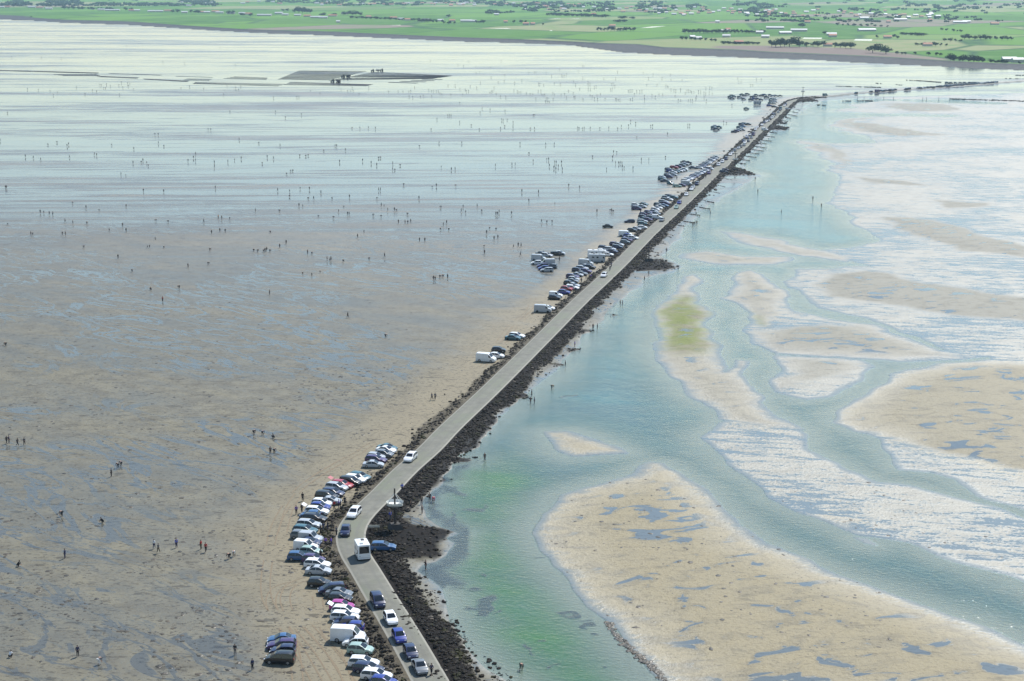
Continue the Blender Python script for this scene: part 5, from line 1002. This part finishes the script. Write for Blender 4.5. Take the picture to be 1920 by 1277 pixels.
# oyster racks far out on the left flats
RACK = plain('oyster_rack', (.035, .034, .038), .9)
def racks(q, nrow, label, tw=.4):
    A0, A1, A2, A3 = [P(x, y, .25) for x, y in q]     # far-left, far-right, near-right, near-left
    b = MB()
    for k in range(nrow):
        t_ = (k + .5) / nrow; a_ = A0.lerp(A3, t_); c_ = A1.lerp(A2, t_); d_ = c_ - a_; gap = (A0 - A3).length / nrow
        nseg = max(1, int(d_.length / 60))
        for s_ in range(nseg):
            if random.random() < .06: continue
            m_ = a_ + d_ * ((s_ + .5) / nseg); b.box((m_.x, m_.y, .2), (d_.length / nseg - 2, gap * tw, .2), rz=math.atan2(d_.y, d_.x))
    o = obj('oyster_racks', b.mesh('oyster_racks', [RACK])); tag(o, label, 'oyster racks', 'oyster racks far out on the flats')
for q, n_, lb in [([(560, 132), (690, 133.5), (618, 150.5), (518, 149)], 17, 'large dark block of oyster racks left of the sandy lane'),
    ([(702, 134.5), (850, 142), (812, 147.5), (612, 151)], 17, 'large dark block of oyster racks right of the sandy lane'),
    ([(800, 147.5), (838, 148), (775, 157), (718, 155)], 4, 'small slanting dark block of racks at the right end'),
    ([(545, 153), (700, 158), (690, 161), (530, 159.5)], 3, 'pale long rack block nearest to the viewer'),
    ([(-60, 129.2), (185, 136), (184, 137.8), (-60, 131.6)], 2, 'long thin dark rack line at the far left'), ([(95, 139), (182, 138.8), (190, 142.5), (120, 142.5)], 3, 'short dense rack block at left'),
    ([(180, 142), (262, 145), (256, 147.5), (190, 144.5)], 2, 'rack line left of the bright gap'), ([(203, 137), (304, 140.4), (302, 141.4), (206, 138.6)], 1, 'thin single rack line above the others at left'),
    ([(268, 147), (356, 151.5), (350, 153.2), (272, 149.3)], 2, 'rack line just right of the bright gap'), ([(328, 142.4), (400, 144.6), (398, 145.4), (330, 143.3)], 1, 'short faint rack line above the middle of the row'),
    ([(350, 147), (400, 147.5), (392, 152), (340, 150.5)], 3, 'small grey rack block left of the large ones'), ([(440, 143), (503, 145.5), (500, 150), (415, 147.5)], 4, 'dark rack block just left of the large ones'),
    ([(365, 154), (540, 157), (520, 162), (360, 157)], 3, 'faint grey rack block below the left lines'), ([(480, 138.3), (525, 139.2), (522, 140), (478, 139.2)], 1, 'short rack line above the left large block')]:
    racks(q, n_, lb, (.11 if 'large' in lb else .3))
def tractor(x, y, h, label, trailer=True):
    c = P(x, y, .6); t = empty('tractor', (c.x, c.y, .1), R(h)); tag(t, label, 'tractor', 'tractors among the oyster racks')
    b = MB(); b.box((1.0, 0, 1.2), (2.0, .9, .9), taper=.9); b.box((-.3, 0, 1.0), (1.4, 1.1, .7)); obj('body', b.mesh('body', [PM['navy']]), t)
    b = MB(); b.box((-.4, 0, 2.0), (1.4, 1.4, 1.4), taper=.85); obj('cab', b.mesh('cab', [GLASS]), t)
    for fx_, s, r in [(-.6, 1, .85), (-.6, -1, .85), (1.5, 1, .5), (1.5, -1, .5)]: b = MB(); wheel_at(b, fx_, s * .95, r, .4); obj('wheel', b.mesh('wheel', [TYRE]), t)
    if trailer:
        u = empty('trailer', (c.x - 5 * math.cos(R(h)), c.y - 5 * math.sin(R(h)), .1), R(h)); tag(u, 'loaded trailer behind the ' + label, 'trailer', 'trailers among the oyster racks')
        b = MB(); b.box((0, 0, 1.1), (4.6, 2.3, .3)); b.box((-.2, 0, 1.7), (3.8, 2.0, .9)); obj('bed', b.mesh('bed', [RACK]), u); b = MB(); b.tube((2.3, 0, .9), (3.6, 0, .8), .07); obj('drawbar', b.mesh('drawbar', [RACK]), u)
        for s in (-1, 1): b = MB(); wheel_at(b, -.5, s * 1.05, .5, .3); obj('wheel', b.mesh('wheel', [TYRE]), u)
tractor(624, 152.5, 175, 'largest dark tractor at the near edge of the oyster racks'); tractor(635, 154, 150, 'small tractor just right of the largest one', False); tractor(644, 143.5, 170, 'dark tractor on the sandy lane between the rack blocks')
tractor(652, 144.5, 10, 'tractor right beside another on the sandy lane', False); tractor(699, 133.5, 180, 'farthest tractor at the top of the sandy lane'); tractor(716, 132.5, 180, 'tiny tractor beyond the right rack block', False)

# ------------------------------------------------------------------ trees, hedges and houses of the far shore
BARK = plain('bark', (.05, .04, .03), .9)
def leafmat(nm, c1, c2):
    m = mat(nm); g = N(m); rn = g.n('ShaderNodeNewGeometry').outputs['Random Per Island']; g.out(g.bsdf(col=g.mix(rn, c1, c2), rough=.85, spec=.1)); return m
LV = [leafmat('foliage_dark', (.012, .035, .014), (.035, .075, .022)), leafmat('foliage_green', (.025, .06, .018), (.06, .12, .03))]
def crown(w_, h_, z0, n_, seed, m):
    r_ = np.random.default_rng(seed); V = []; Fc = []
    lob = [(r_.uniform(-.45, .45) * w_, r_.uniform(-.45, .45) * w_, z0 + h_ * r_.uniform(.3, .8), r_.uniform(.28, .48) * w_) for _ in range(7)]
    for k in range(n_):
        lx, ly, lz, lr = lob[k % 7]; v = r_.normal(size=3); v /= np.linalg.norm(v); rad_ = lr * r_.uniform(.55, 1.05)
        c_ = np.array([lx, ly, lz]) + v * rad_ * np.array([1, 1, h_ / w_ * .75]); s_ = r_.uniform(.3, .75)
        a_ = r_.normal(size=3); a_ /= np.linalg.norm(a_); b_ = np.cross(a_, v); b_ /= np.linalg.norm(b_) + 1e-6
        i0 = len(V); V += [c_ - a_ * s_ - b_ * s_ * .6, c_ + a_ * s_ - b_ * s_ * .6, c_ + a_ * s_ * .7 + b_ * s_, c_ - a_ * s_ + b_ * s_ * .7]; Fc.append((i0, i0 + 1, i0 + 2, i0 + 3))
    me = bpy.data.meshes.new('crown'); me.from_pydata([tuple(v) for v in V], [], Fc); me.materials.append(m); return me
TREES = []
for k, (w_, h_, z0, n_) in enumerate([(9, 7.5, 2.4, 420), (7.5, 9, 2.5, 400), (11, 7, 2.0, 480), (6, 5, 1.5, 300), (8, 4.5, .6, 320)]):
    b = MB(); b.tube((0, 0, -.3), (0, 0, z0 + 1.5), .35, .22, 7)
    for q in range(4): a_ = q * 1.57 + .5; b.tube((0, 0, z0 * .8), (math.cos(a_) * w_ * .25, math.sin(a_) * w_ * .25, z0 + h_ * .45), .18, .07, 6)
    TREES.append([crown(w_, h_, z0, n_, 30 + k, LV[0]), b.mesh('trunk', [BARK]), crown(w_, h_, z0, n_, 60 + k, LV[1])])
ntree = 0
def tree(x, y, hp, label, group, kind_=None, green=False):
    global ntree; ntree += 1
    c = P(x, y, 1.0); want = hp / S(y); k = kind_ if kind_ is not None else random.randrange(3)
    hh = [9.9, 11.5, 9, 6.5, 5.1][k]; t = empty('tree', (c.x, c.y, 1.0), random.uniform(0, 6.28)); tag(t, label, 'tree', group); s_ = want / hh; t.scale = (s_ * random.uniform(.95, 1.25), s_ * random.uniform(.95, 1.25), s_)
    obj('crown', TREES[k][2 if green else 0], t); obj('trunk', TREES[k][1], t)
def trees(lst, where, hp, group=None, **kw):
    for i_, (x, y) in enumerate(lst): tree(x + random.uniform(-.8, .8), y, hp * random.uniform(.8, 1.2), f'dark round tree, {ORD[i_]} from left, {where}', group or where, **kw)
trees([(1447, 88.5), (1455, 88.5), (1463, 88), (1471, 88.6), (1480, 88.4)], 'big grove beyond the brown field', 17); trees([(1499, 88.5), (1513, 88.5), (1524, 88), (1533, 88.5), (1544, 87)], 'middle grove beyond the brown field', 12)
trees([(1565, 90), (1575, 90), (1585, 90.5), (1596, 91)], 'right grove beyond the brown field', 11)
tree(1636, 99.5, 17, 'large lone round tree, left of the two largest on the shore', 'two largest lone trees'); tree(1661, 101.5, 15, 'large lone round tree, right of the two largest on the shore', 'two largest lone trees')
trees([(1680, 101.5), (1690, 102), (1698, 102.3), (1716, 102), (1741, 103.5), (1756, 104), (1765, 104.5)], 'low bushes right of the two largest trees', 5, kind_=3)
trees([(1783, 115), (1790, 116), (1798, 116), (1806, 116.5), (1816, 117), (1826, 117.5), (1835, 118), (1842, 118)], 'long grove just behind the sea wall at right', 12); trees([(1858, 118.5), (1868, 119), (1878, 119.5), (1884, 120), (1911, 121)], 'low trees behind the sea wall at far right', 7)
trees([(1808, 74), (1818, 74), (1828, 74.5), (1838, 74.5), (1848, 75), (1858, 75), (1868, 75.3), (1878, 75.5), (1888, 75.5), (1896, 75.5)], 'long tree row in the right meadows', 9); trees([(1772, 77.5), (1782, 78), (1792, 78), (1800, 78.5)], 'four small trees left of the long row', 6)
trees([(1692, 65), (1700, 65.5), (1708, 66), (1716, 66.5), (1724, 67), (1732, 67)], 'hedge of trees in the mid right meadows', 5, kind_=4); trees([(1645, 72), (1675, 71), (1682, 73)], 'three separate trees in the right meadows', 7)
trees([(1720, 85.5), (1730, 86), (1745, 86), (1755, 86.5), (1764, 86.8), (1773, 87)], 'trees round the small farm at right', 6.5); trees([(1766, 57), (1774, 58), (1787, 59.5), (1795, 60), (1802, 60.5)], 'small trees in the distant right meadows', 5)
trees([(1546, 64.5), (1506, 51), (1500, 50.5), (1513, 42)], 'scattered trees beyond the long barns', 7); trees([(1570, 48), (1580, 48.5), (1590, 49), (1602, 49.5), (1614, 50), (1626, 50), (1634, 47), (1640, 50.5), (1652, 51), (1664, 51.5)], 'distant broken hedge behind the barns', 5)
trees([(1121 + 6 * k, 58.3 + .05 * k) for k in range(12)], 'long straight hedge in the middle meadows', 8, kind_=1); trees([(1030 + 7.5 * k, 29 + .25 * k) for k in range(15)], 'far hedge in front of the town', 5, kind_=4)
trees([(1155, 41.5), (1163, 41.8), (1171, 41.5), (1164, 35), (1171, 35), (1185, 35.5)], 'small clumps in the middle meadows', 4.5, kind_=4); trees([(1284 + 7 * k, 62.5) for k in range(6)], 'left end of the tall shelter belt', 8)
trees([(1328 + 7 * k, 62.8) for k in range(16)], 'long right part of the tall shelter belt', 7); trees([(1280, 74.5), (1288, 75), (1296, 75), (1304, 75.5), (1313, 75.8), (1322, 76), (1334, 77.5), (1342, 78)], 'hedge round the farm below the shelter belt', 5.5, kind_=3)
trees([(1357 + 8 * k, 82.5 + .1 * k) for k in range(9)], 'low hedge left of the big grove', 4.5, kind_=4); trees([(963, 43.5), (978, 43), (984, 43.3), (1017, 47.5)], 'small trees by the red roofed farm', 5.5)
trees([(553, 24.5), (560, 24.5), (567, 25), (575, 25), (582, 25.5)], 'tall grove behind the white barns at left', 10); trees([(530, 21.5), (538, 21.5), (603, 30.5), (624, 30.5), (630, 30)], 'single trees near the left barns', 6)
trees([(645, 28.5), (652, 28.7), (660, 29), (668, 29), (675, 29.5)], 'round grove left of the low farms', 8); trees([(784, 41.5), (790, 42), (796, 42), (802, 42.5), (812, 43), (820, 43), (832, 45), (842, 45.5), (852, 45.5)], 'trees round the middle left farm', 7)
trees([(893, 43.5), (899, 43.7), (906, 43.8), (916, 27.5), (922, 27.8), (840, 33)], 'trees left of the centre farms', 6); trees([(660 + 9 * k, 34 + .35 * k) for k in range(14)], 'thin dark hedge across the left meadows', 4, kind_=4)
trees([(4 + 11 * k, 13 + 1.1 * math.sin(k)) for k in range(11)], 'front of the far left wood', 7); trees([(120 + 9 * k, 17.5 + .2 * k) for k in range(11)], 'second wood at the left edge', 6); trees([(236, 20), (246, 20.5), (323, 24), (333, 24), (358, 24.5), (366, 25), (372, 25), (429, 26.5), (437, 27), (456, 30), (470, 31)], 'trees among the left white farms', 6)
print('trees', ntree)
# far woodland mass
pts_, szs_ = [], []
V = []; Fc = []
r_ = np.random.default_rng(5)
def woods(n_, xr, yr, hp, cl=8):
    for k in range(n_):
        x = r_.uniform(*xr); y = r_.uniform(*yr) 
        if fbm(np.array([x]), np.array([y * 6]), 46, 15)[0] < .02: continue
        for j in range(cl):
            c = P(x + r_.normal() * 3, y + r_.normal() * .3, 1.0); h_ = hp / S(y) * r_.uniform(.4, 1.1); pts_.append((c.x, c.y, 1 + h_ * .4)); szs_.append(h_ * .55)
woods(420, (-60, 400), (2, 11), 4); woods(380, (280, 1000), (1, 11), 3.5); woods(480, (900, 1480), (4, 25), 4); woods(420, (1400, 1990), (8, 42), 4); woods(260, (0, 1990), (-2, 8), 3)
scatter('distant_woodland', np.array(pts_), np.array(szs_), .9, LV[0], ('blue green mass of trees around the farthest villages', 'woodland'))
WALLM = plain('render_wall', (.50, .47, .42), .85); ROOFR = plain('roof_tiles', (.40, .17, .10), .8); ROOFW = plain('pale_roof', (.46, .46, .46), .6)
HS = {}
def house_mesh(L_, D_, h_, rf):
    if (L_, D_, h_, rf) in HS: return HS[(L_, D_, h_, rf)]
    b = MB(); b.box((0, 0, h_ / 2), (L_, D_, h_)); wl_ = b.mesh('wall', [WALLM])
    b = MB(); e_ = .4; z1 = h_ + 2.0; v = [(-L_ / 2 - e_, -D_ / 2 - e_, h_ - .1), (L_ / 2 + e_, -D_ / 2 - e_, h_ - .1), (L_ / 2 + e_, 0, z1), (-L_ / 2 - e_, 0, z1), (-L_ / 2 - e_, D_ / 2 + e_, h_ - .1), (L_ / 2 + e_, D_ / 2 + e_, h_ - .1)]
    b.face([v[0], v[1], v[2], v[3]]); b.face([v[3], v[2], v[5], v[4]]); b.face([v[0], v[3], v[4]]); b.face([v[1], v[5], v[2]]); rf_ = b.mesh('roof', [ROOFR if rf == 'r' else ROOFW])
    HS[(L_, D_, h_, rf)] = (wl_, rf_); return HS[(L_, D_, h_, rf)]
nh = 0
def house(x, y, wpx, rf, label, group, rz=None, hgt=3):
    global nh; nh += 1
    L_ = max(8, round(wpx / S(y) / 4) * 4); D_ = 9 if L_ < 40 else 16
    wl_, rf_ = house_mesh(L_, D_, hgt + (1.5 if L_ > 40 else 0), rf); c = P(x, y, 1.0); t = empty('house' if L_ < 36 else 'barn', (c.x, c.y, 1.0), R(rz if rz is not None else random.uniform(-12, 12))); tag(t, label, 'house' if L_ < 36 else 'barn', group)
    obj('wall', wl_, t); obj('roof', rf_, t)
def houses(lst, where, group=None):
    for i_, (x, y, w_, rf) in enumerate(lst): house(x, y, w_, rf, f"{'red roofed' if rf == 'r' else 'white roofed'} farm building, {ORD[i_]} from left, {where}", group or where)
houses([(2, 14.5, 12, 'w'), (14, 14, 10, 'r'), (60, 14.5, 14, 'w'), (75, 15.5, 12, 'r'), (92, 17.5, 12, 'w'), (174, 18, 8, 'r'), (190, 19.5, 12, 'w'), (204, 20.5, 12, 'w'), (218, 20.5, 14, 'w')], 'village at the far left')
houses([(247, 21, 10, 'r'), (257, 21, 10, 'w'), (284, 22.5, 14, 'w'), (299, 22.5, 14, 'w'), (315, 21.5, 14, 'r'), (346, 24.5, 12, 'w'), (380, 24, 12, 'r'), (388, 24.5, 10, 'w'), (404, 23, 14, 'r'), (412, 25, 14, 'w'), (433, 26.5, 14, 'w'), (454, 26.5, 12, 'w'), (466, 27.5, 12, 'r')], 'string of farms at left')
houses([(496, 30, 26, 'w'), (523, 26, 14, 'w'), (535, 29, 12, 'w'), (558, 30, 11, 'w'), (576, 31.5, 13, 'r'), (592, 34, 20, 'w'), (606, 34.5, 16, 'w'), (624, 31, 14, 'r'), (646, 27, 12, 'w'), (634, 42.5, 4, 'w')], 'white barns left of centre')
houses([(691, 33, 10, 'r'), (738, 35, 12, 'r'), (752, 37.5, 10, 'w'), (764, 38.5, 10, 'r'), (798, 39, 12, 'w'), (826, 40, 12, 'w'), (848, 40.5, 10, 'r'), (874, 41, 22, 'w'), (888, 41.5, 10, 'w'), (948, 42.5, 8, 'r'), (931, 28.5, 8, 'w'), (986, 46.5, 12, 'r'), (999, 46.5, 9, 'r')], 'low farms near the centre')
houses([(1113, 28, 9, 'r'), (1148, 50.5, 10, 'r'), (1298, 72, 8, 'w'), (1310, 74, 10, 'w'), (1365, 57.5, 10, 'r'), (1358, 60.5, 14, 'w'), (1362, 70, 12, 'w'), (1385, 82, 14, 'r'), (1424, 63, 12, 'w'), (1435, 71, 12, 'w'), (1345, 42.5, 8, 'w')], 'farms of the middle meadows')
houses([(1453, 54.5, 34, 'w'), (1472, 64, 20, 'w'), (1498, 59, 28, 'w'), (1514, 43, 12, 'r'), (1559, 66.5, 16, 'w'), (1561, 69.5, 14, 'r'), (1552, 87, 14, 'r'), (1625, 58.5, 34, 'w'), (1664, 72, 14, 'r'), (1739, 86.5, 16, 'r'), (1620, 35.5, 18, 'w'), (1688, 38.5, 24, 'w'), (1800, 43.5, 24, 'w'), (1812, 42.5, 16, 'w'), (1865, 46.5, 14, 'r')], 'farms of the right meadows')
for k, (x, y, w_) in enumerate([(1892, 115.5, 24), (1908, 117, 22)]):
    house(x, y, w_ , 'w', ('left' if k == 0 else 'right') + ' half of the wide white shed behind the sea wall at far right', 'wide white sheds', 0, 3.5)
town = []
for k in range(150):
    x = r_.choice([r_.uniform(330, 960), r_.uniform(960, 1480), r_.uniform(960, 1480), r_.uniform(1430, 1760)]); y = np.interp(x, [300, 960, 1200, 1480, 1760], [5.5, 9, 19, 24, 34]) + r_.normal() * (2.2 if x < 960 else 4.5)
    if 2 < y: town.append((x, y))
for i_, (x, y) in enumerate(sorted(town)):
    rf = 'r' if r_.random() < .5 else 'w'; zn = 'left part of the far town' if x < 700 else 'middle of the far town' if x < 1150 else 'right of middle in the far town' if x < 1440 else 'right end of the far town'
    house(x, y, r_.uniform(3, 9), rf, f"tiny {'red roofed' if rf == 'r' else 'pale roofed'} house in the {zn}", f"{'red' if rf == 'r' else 'pale'} roofed houses, {zn}")
print('houses', nh, 'people', npers, len(stuffp))
